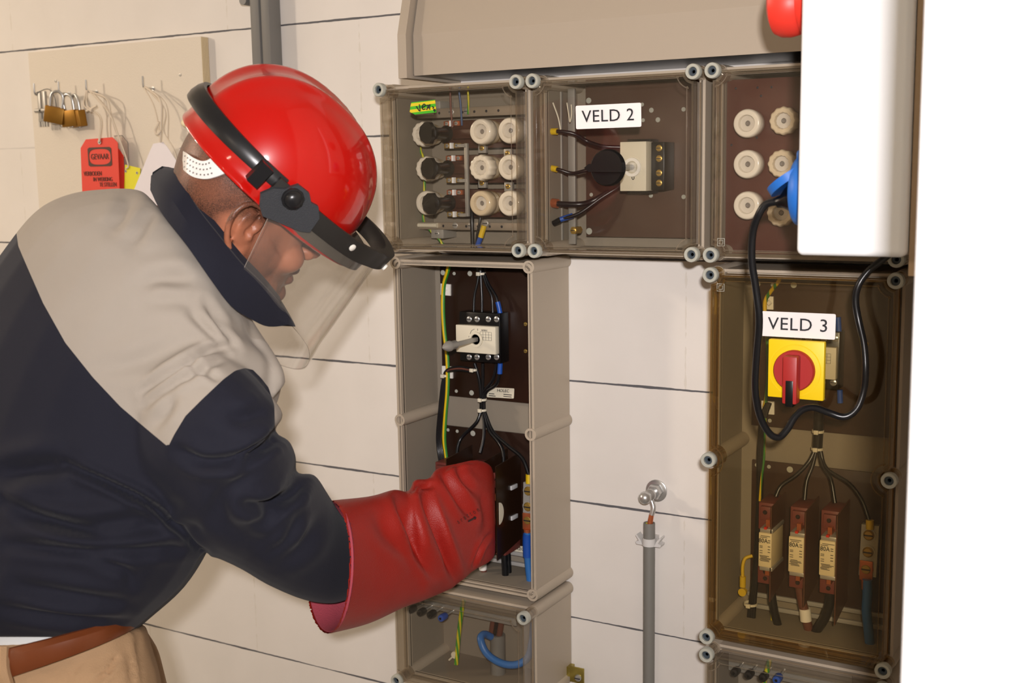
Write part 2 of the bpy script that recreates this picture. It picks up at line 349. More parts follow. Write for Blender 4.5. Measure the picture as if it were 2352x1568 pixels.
# danger tags and cords
CORD = mat('cord_white', (214, 200, 180), 0.8); TAGR = mat('tag_red', (222, 62, 44), 0.55); TAGK = mat('tag_print', (72, 44, 34), 0.6); TAGY = mat('tag_yellow', (222, 214, 30), 0.5); TAGW = mat('tag_white', (226, 220, 224), 0.5); TAGC = clear('tag_clear', (0.93, 0.92, 0.91), haze=0.05)
RX = Vector((1, 0, 0)); UZ = Vector((0, 0, 1))
def tagplate(name, px, y, m, parent, th=0.0009):
    P = [at(u, v, y) for u, v in px]; o = P[0]
    b = M(); b.prism([((p - o).x, (p - o).z) for p in P], o, RX, UZ, (0, th, 0)); return b.obj(name, m, parent)
def cord(pts, parent, r=0.0013, name='cord'):
    b = M(); b.tube(pts, r, 7); return b.obj(name, CORD, parent)
ty = -0.046
t = thing('danger_tag', 'front red danger tag with black printed frame, hanging on a white cord', 'tag', H3)
tagplate('card', [(185, 340), (197, 320), (258, 315), (270, 327), (276, 470), (190, 472)], ty, TAGR, t)
po = [(192, 342), (263, 337), (265, 378), (195, 381)]; ov = []
c0 = at(229, 360, ty - 0.0006)
P = [at(u, v, ty - 0.0006) for u, v in po]; R0 = P[0]
hw_, hh_ = (P[1] - P[0]).x / 2, 0.0146; cc = (P[0] + P[2]) / 2
outer = []; inner = []
for k in range(40):
    a = 2 * PI * (k + 0.5) / 40; ca, sa = math.cos(a), math.sin(a); q = max(abs(ca) / 1.0, abs(sa) / 1.0)
    outer.append((ca / q * 0.033, sa / q * 0.0185)); e = (abs(ca) ** 3.2 + abs(sa) ** 3.2) ** (-1 / 3.2); inner.append((ca * e * 0.030, sa * e * 0.0150))
b = M(); sh = Vector((1, 0, 0.0)); b.prism(outer, c0, RX, UZ, (0, 0.0004, 0), hole=inner); b.obj('printed_frame', TAGK, t)
text('GEVAAR', 0.0155, c0 + Vector((0, 0, 0)), RX, UZ, TAGK, 'lettering', t, sx=0.86)
text('VERBODEN', 0.0125, at(213, 399, ty - 0.0006), RX, UZ, TAGK, 'lettering', t, sx=0.8)
text('IN WERKING', 0.0115, at(236, 412, ty - 0.0006), RX, UZ, TAGK, 'lettering', t, sx=0.8)
text('TE STELLEN', 0.0115, at(248, 424, ty - 0.0006), RX, UZ, TAGK, 'lettering', t, sx=0.8)
tp = at(229, 326, ty - 0.001)
b = M(); b.lathe([(0.0045, 0), (0.0045, 0.001), (0.002, 0.001), (0.002, 0)], tp, (0, -1, 0), 14); b.obj('eyelet', METAL, t)
cord([H3 + Vector((0, -0.001, 0.0)), H3 + Vector((-0.003, -0.006, -0.03)), at(228, 270, ty - 0.003), tp + Vector((0, -0.002, 0))], t)
cord([H3 + Vector((0.002, -0.001, 0.0)), H3 + Vector((0.006, -0.006, -0.03)), at(232, 270, ty - 0.003), tp + Vector((0.002, -0.002, 0))], t)
cord([H3 + Vector((0, -0.004, -0.04)), at(222, 243, ty - 0.006), at(212, 249, ty - 0.006), at(208, 256, ty - 0.006)], t, 0.0022)
t = thing('danger_tag', 'second red danger tag, mostly hidden behind the front one', 'tag', H3 + Vector((0.02, 0, 0)))
tagplate('card', [(230, 350), (272, 341), (283, 357), (289, 470), (232, 472)], ty + 0.009, TAGR, t)
cord([H3 + Vector((0.004, 0.001, 0.0)), at(240, 250, ty + 0.004), at(246, 300, ty + 0.006), at(250, 352, ty + 0.008)], t)
cord([H3 + Vector((0.008, 0.001, -0.002)), at(248, 232, ty + 0.006), at(253, 300, ty + 0.008), at(256, 352, ty + 0.010)], t, 0.0016)
t = thing('safety_tag', 'clear tag sleeve with chamfered corners behind the red tags', 'tag', H3 + Vector((0.03, 0, 0)))
tagplate('sleeve', [(262, 312), (281, 311), (294, 328), (296, 470), (262, 470)], ty + 0.014, TAGC, t)
b = M(); b.tube([at(262, 312, ty + 0.013), at(281, 311, ty + 0.013)], 0.0005, 6); b.tube([at(281, 311, ty + 0.013), at(294, 328, ty + 0.013)], 0.0005, 6); b.tube([at(294, 328, ty + 0.013), at(296, 400, ty + 0.013)], 0.0005, 6); b.obj('edge', DKG, t)
cord([H3 + Vector((0.010, 0.004, -0.004)), at(250, 255, ty + 0.012), at(266, 300, ty + 0.016), at(284, 360, ty + 0.012)], t, 0.0018)
t = thing('safety_tag', 'small yellow tag on a white cord beside the red danger tags', 'tag', H3 + Vector((0.04, 0, 0)))
tagplate('card', [(287, 378), (322, 386), (320, 440), (318, 480), (284, 480)], ty + 0.008, TAGY, t)
cord([H3 + Vector((0.012, 0.002, -0.003)), at(252, 262, ty + 0.004), at(272, 312, ty + 0.005), at(294, 376, ty + 0.006), at(289, 388, ty + 0.006)], t, 0.0014)
for u, v in ((289, 393), (315, 397)):
    b = M(); b.lathe([(0.0028, 0), (0.0028, 0.0008), (0.0012, 0.0008), (0.0012, 0)], at(u, v, ty + 0.008), (0, -1, 0), 10); b.obj('eyelet', METAL, t)
t = thing('safety_tag', 'large white tag narrowing to the top on knotted cords, right of the yellow tag', 'tag', H4)
tagplate('card', [(345, 345), (352, 330), (374, 326), (384, 337), (425, 400), (430, 480), (290, 480), (306, 440)], ty, TAGW, t)
cord([H4, at(352, 240, ty - 0.002), at(364, 290, ty - 0.004), at(367, 327, ty - 0.003)], t); cord([H4 + Vector((0.004, 0, 0)), at(368, 230, ty - 0.004), at(370, 290, ty - 0.004), at(368, 327, ty - 0.003)], t, 0.002)
cord([H4 + Vector((0.006, 0, 0)), at(378, 250, ty - 0.002), at(376, 300, ty - 0.001), at(398, 340, ty - 0.002), at(412, 385, ty - 0.002)], t)
cord([at(366, 280, ty - 0.005), at(356, 300, ty - 0.006), at(362, 308, ty - 0.006), at(370, 300, ty - 0.006)], t, 0.0022, 'knot')
cord([H4 + Vector((0.008, 0, 0)), at(382, 240, ty + 0.004), at(386, 320, ty + 0.006)], t, 0.0009)

# ------------------------------------------------------------------ strut rail on the wall
a0 = at(577, 60, -0.03).x; a1 = at(621, 60, -0.03).x
t = thing('strut_rail', 'dark grey vertical strut rail fixed to the wall above the red helmet', 'rail', (a0, 0, 0.12))
for x0, x1 in ((a0, a0 + (a1 - a0) * 0.46), (a0 + (a1 - a0) * 0.56, a1)):
    b = M(); b.box(x0, x1, -0.032, -0.001, 0.12, CEIL, 0.002); b.obj('side_profile', DKG, t)
b = M(); b.box(a0 + 0.004, a1 - 0.004, -0.02, -0.001, 0.12, CEIL); b.obj('web', mat('rail_web', (165, 160, 150), 0.4, 0.5), t)
b = M(); p = at(566, 2, -0.02); b.cyl(p + Vector((0, 0.019, 0)), p + Vector((0, -0.01, 0)), 0.008); b.box(p.x, a0, -0.012, -0.002, p.z - 0.004, p.z + 0.004); b.obj('fixing', DKG, t)

# ------------------------------------------------------------------ sheet metal hood above the enclosures
HG = mat('hood_grey', (166, 153, 136), 0.5, bump=0.04, bscale=300)
hx0 = 0.0; yw = -0.135
pA = at(918, 190, -0.075); pB = at(946, 190, -0.135)
t = thing('cable_hood', 'large sloping grey cable hood above the upper row of enclosures', 'hood', (0.3, 0, 0.28))
# profile in (y, z): front face rises, then leans back to the wall
zb = 0.2755; zk = at(948, 80, -0.14).z; zt = 0.80
prof = [(-0.14, zb), (-0.14, zk), (-0.012, zt), (0.0, zt), (0.0, zt - 0.01), (-0.012, zt - 0.01), (-0.137, zk - 0.002), (-0.137, zb)]
x0 = at(950, 120, -0.14).x; b = M()
b.grid([[Vector((x, y, z)) for y, z in prof] for x in (x0, 1.6 if False else pe.x - 0.01)], True, True, True); b.obj('sheet', HG, t, ang=4)
b = M(); b.box(x0 + 0.001, pe.x - 0.01, -0.1402, -0.1375, zb, zb + 0.012); b.obj('lip', HG, t)
x1 = at(918, 120, -0.15).x
prof2 = [(-0.155, zb - 0.004), (-0.155, zk + 0.0), (-0.012, zt + 0.03), (0.0, zt + 0.03), (0.0, zb - 0.004)]
b = M(); b.grid([[Vector((x, y, z)) for y, z in prof2] for x in (x1, x1 + 0.0155)], True, True, True); b.obj('end_cheek', HG, t, ang=4)
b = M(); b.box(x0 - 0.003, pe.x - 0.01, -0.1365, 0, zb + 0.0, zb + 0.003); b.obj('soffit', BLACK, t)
# ------------------------------------------------------------------ modular enclosures, 0.27 m grid
U = 0.27; GG = 0.01342; FD = 0.1558; OD = 0.1208; IN = 0.0075
def boss_points(x0, z0, x1, z1):
    pts = [(x0 + GG, z0 + GG), (x1 - GG, z0 + GG), (x0 + GG, z1 - GG), (x1 - GG, z1 - GG)]
    if (z1 - z0) > 0.3: zm = (z0 + z1) / 2; pts += [(x0 + GG, zm), (x1 - GG, zm)]
    return pts
def rrect(x0, z0, x1, z1, r, n=6):
    P = []
    for cx, cz, a0 in ((x1 - r, z1 - r, 0), (x0 + r, z1 - r, 90), (x0 + r, z0 + r, 180), (x1 - r, z0 + r, 270)):
        for k in range(n + 1):
            a = math.radians(a0 + 90 * k / n); P.append((cx + r * math.cos(a), cz + r * math.sin(a)))
    return P
def scallop(x0, z0, x1, z1, r, mids, n=7):
    """rectangle through the boss centres with a round notch of radius r about every boss"""
    P = []
    for cx, cz, a0 in ((x1, z1, 270), (x0, z1, 360), (x0, z0, 90), (x1, z0, 180)):
        for k in range(n + 1):
            a = math.radians(a0 - 90 * k / n); P.append((cx + r * math.cos(a), cz + r * math.sin(a)))
        if mids and cx == x0 and cz == z1:
            for k in range(2 * n + 1):
                a = math.radians(90 - 180 * k / (2 * n)); P.append((x0 + r * math.cos(a), (z0 + z1) / 2 + r * math.sin(a)))
        if mids and cx == x1 and cz == z0:
            for k in range(2 * n + 1):
                a = math.radians(270 - 180 * k / (2 * n)); P.append((x1 + r * math.cos(a), (z0 + z1) / 2 + r * math.sin(a)))
    return P
YD = Vector((0, 1, 0))
def enclosure(x0, z0, x1, z1, label, lid=None, wallm=None, cy=-0.001, skip=(), depth=OD):
    t = thing('enclosure', label, 'electrical enclosure', ((x0 + x1) / 2, 0, z0), 'modular wall enclosures')
    a, b_, c, d = x0 + IN, z0 + IN, x1 - IN, z1 - IN; th = 0.004
    h = M()
    O = rrect(a, b_, c, d, 0.010); I = rrect(a + th, b_ + th, c - th, d - th, 0.007)
    h.prism(O, (0, -0.001, 0), RX, UZ, (0, -(depth - 0.001), 0), hole=I)                       # side walls
    h.box(a + 0.001, c - 0.001, -0.005, -0.001, b_ + 0.001, d - 0.001)                        # back
    # front rim: broad flange with a gasket groove
    I2 = rrect(a + 0.0088, b_ + 0.0088, c - 0.0088, d - 0.0088, 0.006); O1 = rrect(a + 0.0005, b_ + 0.0005, c - 0.0005, d - 0.0005, 0.010)
    h.prism(O1, (0, -depth + 0.006, 0), RX, UZ, (0, -0.0062, 0), hole=rrect(a + 0.0038, b_ + 0.0038, c - 0.0038, d - 0.0038, 0.008))
    h.prism(rrect(a + 0.0066, b_ + 0.0066, c - 0.0066, d - 0.0066, 0.007), (0, -depth + 0.009, 0), RX, UZ, (0, -0.009, 0), hole=I2)
    h.prism(O1, (0, -depth + 0.012, 0), RX, UZ, (0, -0.005, 0), hole=I2)
    h.obj('housing', GREY_H, t)
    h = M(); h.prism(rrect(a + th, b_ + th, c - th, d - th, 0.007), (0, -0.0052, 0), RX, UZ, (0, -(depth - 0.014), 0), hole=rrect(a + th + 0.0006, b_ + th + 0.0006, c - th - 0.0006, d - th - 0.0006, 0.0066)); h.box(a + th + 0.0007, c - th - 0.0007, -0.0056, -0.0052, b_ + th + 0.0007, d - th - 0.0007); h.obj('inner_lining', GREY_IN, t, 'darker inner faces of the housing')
    bp = boss_points(x0, z0, x1, z1)
    for i, (bx, bz) in enumerate(bp):
        h = M(); h.lathe([(0.0106, 0.0), (0.0106, depth * 0.93), (0.0098, depth), (0.0098, depth + 0.0012), (0.0062, depth + 0.0012), (0.0058, depth - 0.012), (0.0001, depth - 0.012)], (bx, -0.001, bz), (0, -1, 0), 22, cap1=False); h.obj('screw_pillar', GREY_H, t)
    for i, (bx, bz) in enumerate(bp):
        if lid is None:
            s_ = M(); s_.lathe([(0.0055, 0), (0.0055, 0.003), (0.0048, 0.004), (0.0016, 0.0035)], (bx, -depth + 0.011, bz), (0, -1, 0), 16); s_.obj('insert', METAL, t)
        elif i not in skip:
            s_ = M(); s_.lathe([(0.0068, 0.0), (0.0105, 0.0), (0.0105, 0.008), (0.0098, 0.0092), (0.0068, 0.0092), (0.0060, 0.0085), (0.0060, 0.003), (0.0, 0.003)], (bx, -FD + 0.009, bz), (0, -1, 0), 26, cap0=False); q = s_.obj('screw_cap', CAPM, t)
            s_ = M(); s_.lathe([(0.0059, 0), (0.0059, 0.0015), (0.003, 0.0016), (0.002, 0.0)], (bx, -FD + 0.0055, bz), (0, -1, 0), 14); s_.obj('screw', CAPH, q)
    if lid is not None:
        xa, za, xb, zb_ = x0 + GG, z0 + GG, x1 - GG, z1 - GG; mids = (z1 - z0) > 0.3
        Lo = scallop(xa, za, xb, zb_, 0.0125, mids)
        cx_, cz_ = (xa + xb) / 2, (za + zb_) / 2
        def inset(P, e):
            out = []
            n = len(P)
            for i in range(n):
                p0, p1, p2 = Vector(P[i - 1]), Vector(P[i]), Vector(P[(i + 1) % n])
                t1 = (p1 - p0); t2 = (p2 - p1)
                nn = Vector((-(t1.y), t1.x)).normalized() + Vector((-(t2.y), t2.x)).normalized(); nn = nn.normalized()
                out.append(tuple(p1 + nn * e))
            return out
        Li = inset(Lo, 0.0035); Lp = inset(Lo, 0.0075)
        h = M()
        h.prism(Lo, (0, -depth - 0.001, 0), RX, UZ, (0, -(FD - depth - 0.0055), 0), hole=Li)   # lid skirt
        h.obj('lid_rim', wallm, t, 'tinted side walls of the clear lid')
        h = M()
        fl = inset(Lo, 0.0010)
        # chamfered edge + plate
        R = [[Vector((p[0], -FD + 0.0042, p[1])) for p in Lo], [Vector((p[0], -FD + 0.0015, p[1])) for p in inset(Lo, 0.0015)], [Vector((p[0], -FD, p[1])) for p in inset(Lo, 0.0045)]]
        h.grid(R, True, True, True)
        h.obj('lid', lid, t, 'clear plastic lid', ang=12)
        h = M()
        h.prism(inset(Lo, 0.009), (0, -FD - 0.0002, 0), RX, UZ, (0, -0.0007, 0), hole=inset(Lo, 0.0105)); h.obj('lid_ridge', wallm, t)
        for i, (bx, bz) in enumerate(bp):
            h = M(); h.lathe([(0.0095, 0), (0.0095, FD - depth - 0.010), (0.0065, FD - depth - 0.010), (0.0065, 0), (0.0095, 0)], (bx, -depth - 0.0015, bz), (0, -1, 0), 20, cap0=False, cap1=False); h.obj('lid_sleeve', wallm, t)
    return t
EA = enclosure(0, 0, U, U, 'small enclosure with clear lid, leftmost of the top row, holding nine white fuses', LID, LIDW)
EB = enclosure(U, 0, 2 * U, U, 'small enclosure with clear lid and VELD 2 sticker in the middle of the top row', LID, LIDW)
EC = enclosure(2 * U, 0, 3 * U, U, 'small enclosure with clear lid behind the white socket box, rightmost of the top row', LID, LIDW)
ED = enclosure(0, -2 * U, U, 0, 'tall open enclosure without its lid that the person is working in')
EE = enclosure(2 * U, -2 * U, 3 * U, 0, 'tall enclosure with amber clear lid and VELD 3 sticker', LIDE, LIDEW)
EG = enclosure(0, -2 * U - 0.18, U, -2 * U, 'low enclosure with clear lid below the tall open one, under the red glove', LID, LIDW)
EF = enclosure(2 * U, -2 * U - 0.18, 3 * U, -2 * U, 'low enclosure with clear lid below the tall amber one, at the bottom edge', LID, LIDW)

def plate(name, x0, x1, z0, z1, y, m, parent, th=0.003, holes=(), hm=None):
    b = M(); b.box(x0, x1, y, y + th, z0, z1, 0.0006); o = b.obj(name, m, parent)
    for hx, hz, hr in holes:
        q = M(); q.lathe([(hr, 0), (hr, 0.0004), (hr * 0.8, 0.0006), (0.0001, 0.0002)], (hx, y, hz), (0, -1, 0), 14); q.obj('plate_hole', hm or CAPM, parent)
    return o
def sticker(px, y, m, parent, name='sticker', r=0.002, th=0.0006, label=None):
    """rounded rectangular sticker through four pixel-surveyed corners tl, tr, br, bl on plane y"""
    P = [at(u, v, y) for u, v in px]; o = (P[0] + P[2]) / 2
    ux = ((P[1] - P[0]) + (P[2] - P[3])) / 2; uy = ((P[0] - P[3]) + (P[1] - P[2])) / 2; w_, h_ = ux.length, uy.length; ux = ux.normalized(); uy = uy.normalized()
    b = M(); b.prism(rrect(-w_ / 2, -h_ / 2, w_ / 2, h_ / 2, r, 4), o, ux, uy, (0, th, 0)); return b.obj(name, m, parent, label), o, ux, uy, w_, h_

# ---- screws / small makers
def screw_head(p, r, m, parent, name='screw', h=0.0015, slot=True, ax=(0, -1, 0)):
    b = M(); p = Vector(p); b.lathe([(r, 0), (r, h * 0.5), (r * 0.75, h), (0.0001, h * 1.1)], p, ax, 14, cap1=False)
    o = b.obj(name, m, parent)
    if slot and r > 0.0028:
        q = M(); q.box(p.x - r * 0.8, p.x + r * 0.8, p.y - h * 1.25, p.y - h * 0.9, p.z - r * 0.12, p.z + r * 0.12); q.obj('slot', INK, o)
    return o
def fuse(loc, label, base_y, m=PORC, scal=False, group=None, r=0.0195, black=False, name='screw_fuse'):
    """screw-in porcelain fuse: body to the base, cap with a window"""
    t = thing(name, label, 'fuse', loc, group); L_ = base_y - loc[1]; n = 60
    wob = (lambda a, rr: 1 + 0.035 * math.cos(12 * a)) if scal else None
    b = M(); b.lathe([(r * 0.90, 0.010), (r * 0.92, L_ * 0.6), (r * 0.82, L_ * 0.62), (r * 0.82, L_)], loc, (0, 1, 0), 32); b.obj('body', PORC2, t)
    b = M(); b.lathe([(r * 0.92, 0.0225), (r, 0.020), (r, 0.004), (r * 0.93, 0.0008), (r * 0.86, 0.0), (r * 0.60, 0.0006), (r * 0.55, 0.003), (r * 0.54, 0.007)], loc, (0, 1, 0), n, cap0=False, cap1=False, wob=wob); b.obj('cap', m, t)
    b = M(); b.lathe([(r * 0.545, 0.0066), (r * 0.2, 0.0068)], loc, (0, 1, 0), 28, cap0=False, cap1=False); b.lathe([(r * 0.2, 0.0068), (r * 0.17, 0.0085), (0.0001, 0.0088)], loc, (0, 1, 0), 20, cap0=False); b.obj('window', PIN, t)
    b = M(); b.lathe([(r * 0.17, 0.0), (r * 0.13, -0.0008), (0.0001, -0.0004)], Vector(loc) + Vector((0, 0.0070, 0)), (0, 1, 0), 14, cap0=False); b.obj('indicator', mat('grey_indicator', (120, 112, 104), 0.5), t)
    if scal or not black:
        b = M(); b.lathe([(r * 0.945, L_ * 0.60), (r * 0.96, L_ * 0.615), (r * 0.945, L_ * 0.63)], loc, (0, 1, 0), 32, cap0=False, cap1=False); b.obj('brass_ring', BRASS, t)
    return t

# ------------------------------------------------------------------ contents of the left small enclosure
ya = -0.100; yb = -0.045
GA = 'white porcelain fuses in the left enclosure'
rows = (('top', 302), ('middle', 384), ('bottom', 467))
fz = {'top': at(1098, 302, ya).z, 'middle': at(1104, 385, ya).z, 'bottom': at(1108, 467, ya).z}
for rn, v in rows:
    z = fz[rn]
    fuse((at(1168, v, ya).x, ya, z), rn + ' white fuse in the right column of the left enclosure', yb, group=GA)
    fuse((at(1102, v, ya).x, ya, z), rn + ' white fuse in the middle column of the left enclosure', yb, m=PORC if rn != 'bottom' else PORC2, scal=rn == 'middle', group=GA)
    fx = at({'top': 966, 'middle': 975, 'bottom': 975}[rn], v + 3, ya + 0.02).x
    fuse((fx, ya + 0.022, z), rn + ' white fuse in the left column, behind a black knob', yb + 0.006, scal=rn != 'bottom', group=GA)
    # black pointed knob on a spindle in front of a brown base
    kp = at({'top': 978, 'middle': 982, 'bottom': 985}[rn], v + 1, ya - 0.012)
    t = thing('selector_switch', rn + ' black pointed selector switch on a brown base in the left enclosure', 'switch', (kp.x, ya, z), 'black selector switches in the left enclosure')
    b = M(); kx, kz = kp.x + 0.004, z
    b.prism([(-0.0125, -0.010), (-0.0150, 0), (-0.0125, 0.010), (-0.004, 0.0165), (0.004, 0.0165), (0.009, 0.008), (0.009, -0.008), (0.004, -0.0165), (-0.004, -0.0165)], (kx, -0.115, kz), RX, UZ, (0, 0.010, 0)); b.obj('grip', BLACK, t)
    b = M(); b.lathe([(0.011, 0.010), (0.012, 0.014), (0.009, 0.022), (0.009, 0.05), (0.013, 0.055)], (kx, -0.115, kz), (0, 1, 0), 24); b.obj('spindle', BLACK, t)
    bx0_ = kx - 0.012; bx1_ = 0.258
    t = thing('fuse_base', rn + ' dark brown fuse base strip with copper clamps in the left enclosure', 'fuse base', ((bx0_ + bx1_) / 2, yb, z), 'brown base strips')
    b = M(); b.box(bx0_, bx1_, yb, -0.012, z - 0.024, z + 0.021, 0.002); b.box(kx + 0.008, bx1_, yb - 0.010, yb, z - 0.009, z + 0.007, 0.002); b.obj('base', mat('base_brown', (72, 42, 32), 0.4, var=0.2, vscale=40), t)
    for sgn, zz in ((1, z + 0.016), (-1, z - 0.019)):
        for q, du in enumerate((0, 0.018)):
            cxp = at((1038, 1043, 1045)[[r[0] for r in rows].index(rn)], v, yb).x + du - 0.006
            b = M(); b.box(cxp - 0.006, cxp + 0.006, yb - 0.006, yb, zz - 0.004, zz + 0.004, 0.001); o = b.obj('clamp', COPPER if sgn > 0 else BRASS, t)
            screw_head((cxp, yb - 0.006, zz), 0.0032, STEEL, o)
        b = M(); cx2 = cxp - 0.0095; b.box(cx2 - 0.0018, cx2 + 0.0018, yb - 0.009, yb - 0.002, zz - 0.0045, zz + 0.0045); b.obj('marker', mat('bright_white', (250, 250, 250), 0.4), t, 'bright white marker')
t = thing('busbar', 'vertical grey bar joining the three brown fuse bases', 'busbar', (at(1071, 400, -0.06).x, -0.06, fz['bottom'])); bbx = at(1071, 400, -0.062).x
b = M(); b.box(bbx - 0.003, bbx + 0.003, -0.063, -0.057, fz['bottom'] - 0.022, fz['top'] - 0.016, 0.0008); b.obj('bar', STEEL, t)
for rn in fz:
    b = M(); b.box(bbx - 0.012, bbx, -0.0655, -0.062, fz[rn] - 0.022, fz[rn] - 0.017); b.obj('tongue', STEEL, t)
def rail(u0, u1, v, hpx, y, label):
    p0 = at(u0, v, y); x1_ = 0.258; z = p0.z
    t = thing('mounting_rail', label, 'rail', (p0.x, y, z), 'perforated rails in the left enclosure')
    b = M(); b.box(p0.x + 0.012, x1_, y, y + 0.003, z - hpx / 2, z + hpx / 2, 0.0006); b.obj('strip', mat('rail_steel', (178, 165, 148), 0.4, 0.6), t)
    b = M(); b.lathe([(0.0055, 0), (0.006, 0.004), (0.0035, 0.006), (0.0035, 0.03), (0.004, 0.05)], (p0.x, y - 0.002, z + 0.001), (1, 0, 0), 14); b.obj('rail_peg', WHITED, t)
    for k in range(6):
        sx_ = p0.x + 0.06 + k * 0.022; q = M(); q.lathe([(0.0022, 0), (0.0012, 0.0004), (0.0001, 0.0001)], (sx_, y, z), (0, -1, 0), 10); q.obj('rail_hole', INK, t)
    for k, sx_ in enumerate((p0.x + 0.083, p0.x + 0.112)):
        screw_head((sx_, y, z + 0.001), 0.005, STEEL, t)
    return t
rail(938, 1205, 263, 0.015, -0.05, 'upper perforated metal rail above the fuses in the left enclosure')
rail(948, 1210, 518, 0.012, -0.05, 'lower perforated metal rail below the fuses in the left enclosure')
for u, v in ((1010, 245), (1017, 535)):
    p = at(u, v, -0.03); t = thing('rail_bracket', ('upper', 'lower')[v > 300] + ' small dark bracket behind the perforated rail', 'bracket', p, 'rail brackets')
    b = M(); b.box(p.x - 0.012, p.x + 0.012, -0.047, -0.005, p.z - 0.008, p.z + 0.008, 0.001); b.obj('bracket_body', STEEL, t); screw_head((p.x, -0.047, p.z), 0.004, STEEL, t)
GYW = striped('green_yellow', (202, 190, 30), (60, 140, 40), (0.7, 0.7, 0.12), 160)
wire('earth_wire', 'green and yellow wire running down behind the left fuse column', [at(962, 225, -0.03), at(962, 300, -0.035), at(966, 345, -0.04), at(973, 365, -0.04), at(975, 420, -0.04), at(972, 500, -0.045), at(985, 525, -0.045), at(1005, 545, -0.04), at(1022, 568, -0.035)], 0.0022, GYW)
wire('brown_wire', 'thin brown wire hanging from the top of the left enclosure', [at(1034, 200, -0.06), at(1035, 240, -0.058), at(1039, 292, -0.054)], 0.0016, mat('brown_wire', (110, 62, 48), 0.4))
wire('blue_wire', 'thin blue wire hanging from the top of the left enclosure', [at(1053, 200, -0.06), at(1058, 240, -0.058), at(1061, 288, -0.054)], 0.0017, mat('dull_blue', (60, 84, 120), 0.4))
wire('earth_wire', 'thin green and yellow wire ending at a screw on the upper rail', [at(1074, 198, -0.06), at(1076, 230, -0.058), at(1075, 262, -0.054)], 0.0017, GYW)
wire('black_wire', 'left thick black wire under the fuses of the left enclosure', [at(1084, 440, -0.035), at(1084, 500, -0.05), at(1086, 568, -0.05)], 0.0035, BLKW, group='black wires in the left enclosure')
wire('black_wire', 'right thin black wire curving down under the fuses of the left enclosure', [at(1100, 420, -0.030), at(1104, 490, -0.05), at(1096, 540, -0.052), at(1094, 568, -0.05)], 0.0022, BLKW, group='black wires in the left enclosure')
t = thing('cable_lug', 'lug with yellow and blue sleeves below the lower rail', 'cable', at(1108, 525, -0.055))
b = M(); b.tube([at(1112, 518, -0.056), at(1104, 545, -0.057)], 0.0045); b.obj('yellow_sleeve', YEL, t)
b = M(); b.tube([at(1104, 545, -0.057), at(1096, 566, -0.057)], 0.0042); b.obj('blue_sleeve', BLUE, t)
screw_head(at(1115, 513, -0.054), 0.0055, STEEL, t)
for u, v in ((1108, 340), (1108, 420), (1167, 352), (1168, 428)):
    p = at(u, v, -0.05); t = thing('terminal_screw', ('upper' if v < 400 else 'lower') + ' terminal screw between the fuses of the ' + ('middle' if u < 1140 else 'right') + ' column', 'screw', p, 'terminal screws')
    b = M(); b.box(p.x - 0.007, p.x + 0.007, -0.052, -0.044, p.z - 0.008, p.z + 0.007, 0.001); b.obj('tab', STEEL, t); screw_head((p.x, -0.052, p.z), 0.0042, BRASS, t)
    if u < 1140:
        b = M(); b.box(p.x - 0.006, p.x + 0.006, -0.055, -0.046, p.z + 0.007, p.z + 0.014, 0.001); b.obj('yellow_sleeve', YEL, t)
# tape label on the lid
tp4 = [(948, 236), (999, 229), (1002, 259), (944, 263)]
tm = striped('tape', (58, 172, 20), (220, 196, 20), Vector((-0.06, 0, 1)), 108, 0.42, 0.5)
P = [at(u, v, -FD - 0.0008) for u, v in ((945, 235), (999, 229), (1002, 258), (953, 263), (941, 257), (943, 242))]
b = M(); b.prism([((p - P[0]).x, (p - P[0]).z) for p in P], P[0], RX, UZ, (0, 0.0006, 0)); tape = b.obj('tape_label', tm, EA, 'green and yellow striped tape with handwriting')
def scribble(strokes, y, m, parent, r, name='handwriting'):
    b = M()
    for s_ in strokes: b.tube([at(u, v, y) for u, v in s_], r, 6, sub=4)
    return b.obj(name, m, parent)
def zz(x, y): return (930 + x * 160 / 2352, 215 + y * 105 / 1544)
scribble([[zz(380, 430), zz(480, 570), zz(510, 560), zz(485, 360)], [zz(590, 470), zz(690, 400), zz(640, 355), zz(575, 440), zz(610, 530), zz(690, 510)], [zz(735, 550), zz(760, 470), zz(790, 400), zz(720, 400)], [zz(790, 410), zz(850, 370), zz(820, 440), zz(840, 540)], [zz(780, 480), zz(850, 470)], [zz(925, 430), zz(970, 470), zz(940, 500)], [zz(960, 545), zz(1030, 530)], [zz(975, 560), zz(1005, 600), zz(1025, 540)]], -FD - 0.0013, INK, EA, 0.00085)

# ------------------------------------------------------------------ contents of the VELD 2 enclosure
yp = -0.025
p0 = at(1345, 215, yp); p1 = at(1596, 547, yp); pxr = 0.52
hol = [(at(u, v, yp).x, at(u, v, yp).z, r) for u, v, r in ((1352, 231, 0.0045), (1353, 531, 0.0052), (1358, 447, 0.003), (1475, 240, 0.003), (1477, 276, 0.003), (1496, 253, 0.0038), (1511, 275, 0.0038), (1570, 251, 0.0034), (1495, 449, 0.0034), (1570, 452, 0.0034))]
plB = M(); plB.box(p0.x, pxr, yp, yp + 0.003, p1.z, p0.z + 0.012, 0.0006); t = thing('mounting_plate', 'brown mounting plate with holes behind the VELD 2 sticker', 'plate', ((p0.x + pxr) / 2, yp, p1.z)); plB.obj('panel', mat('plate_brown', (80, 58, 47), 0.4, var=0.22, vscale=14), t)
for hx, hz, hr in hol:
    q = M(); q.lathe([(hr, 0), (hr * 0.9, 0.0005), (0.0001, 0.0006)], (hx, yp, hz), (0, -1, 0), 14, cap1=False); q.obj('plate_hole', CAPM, t)
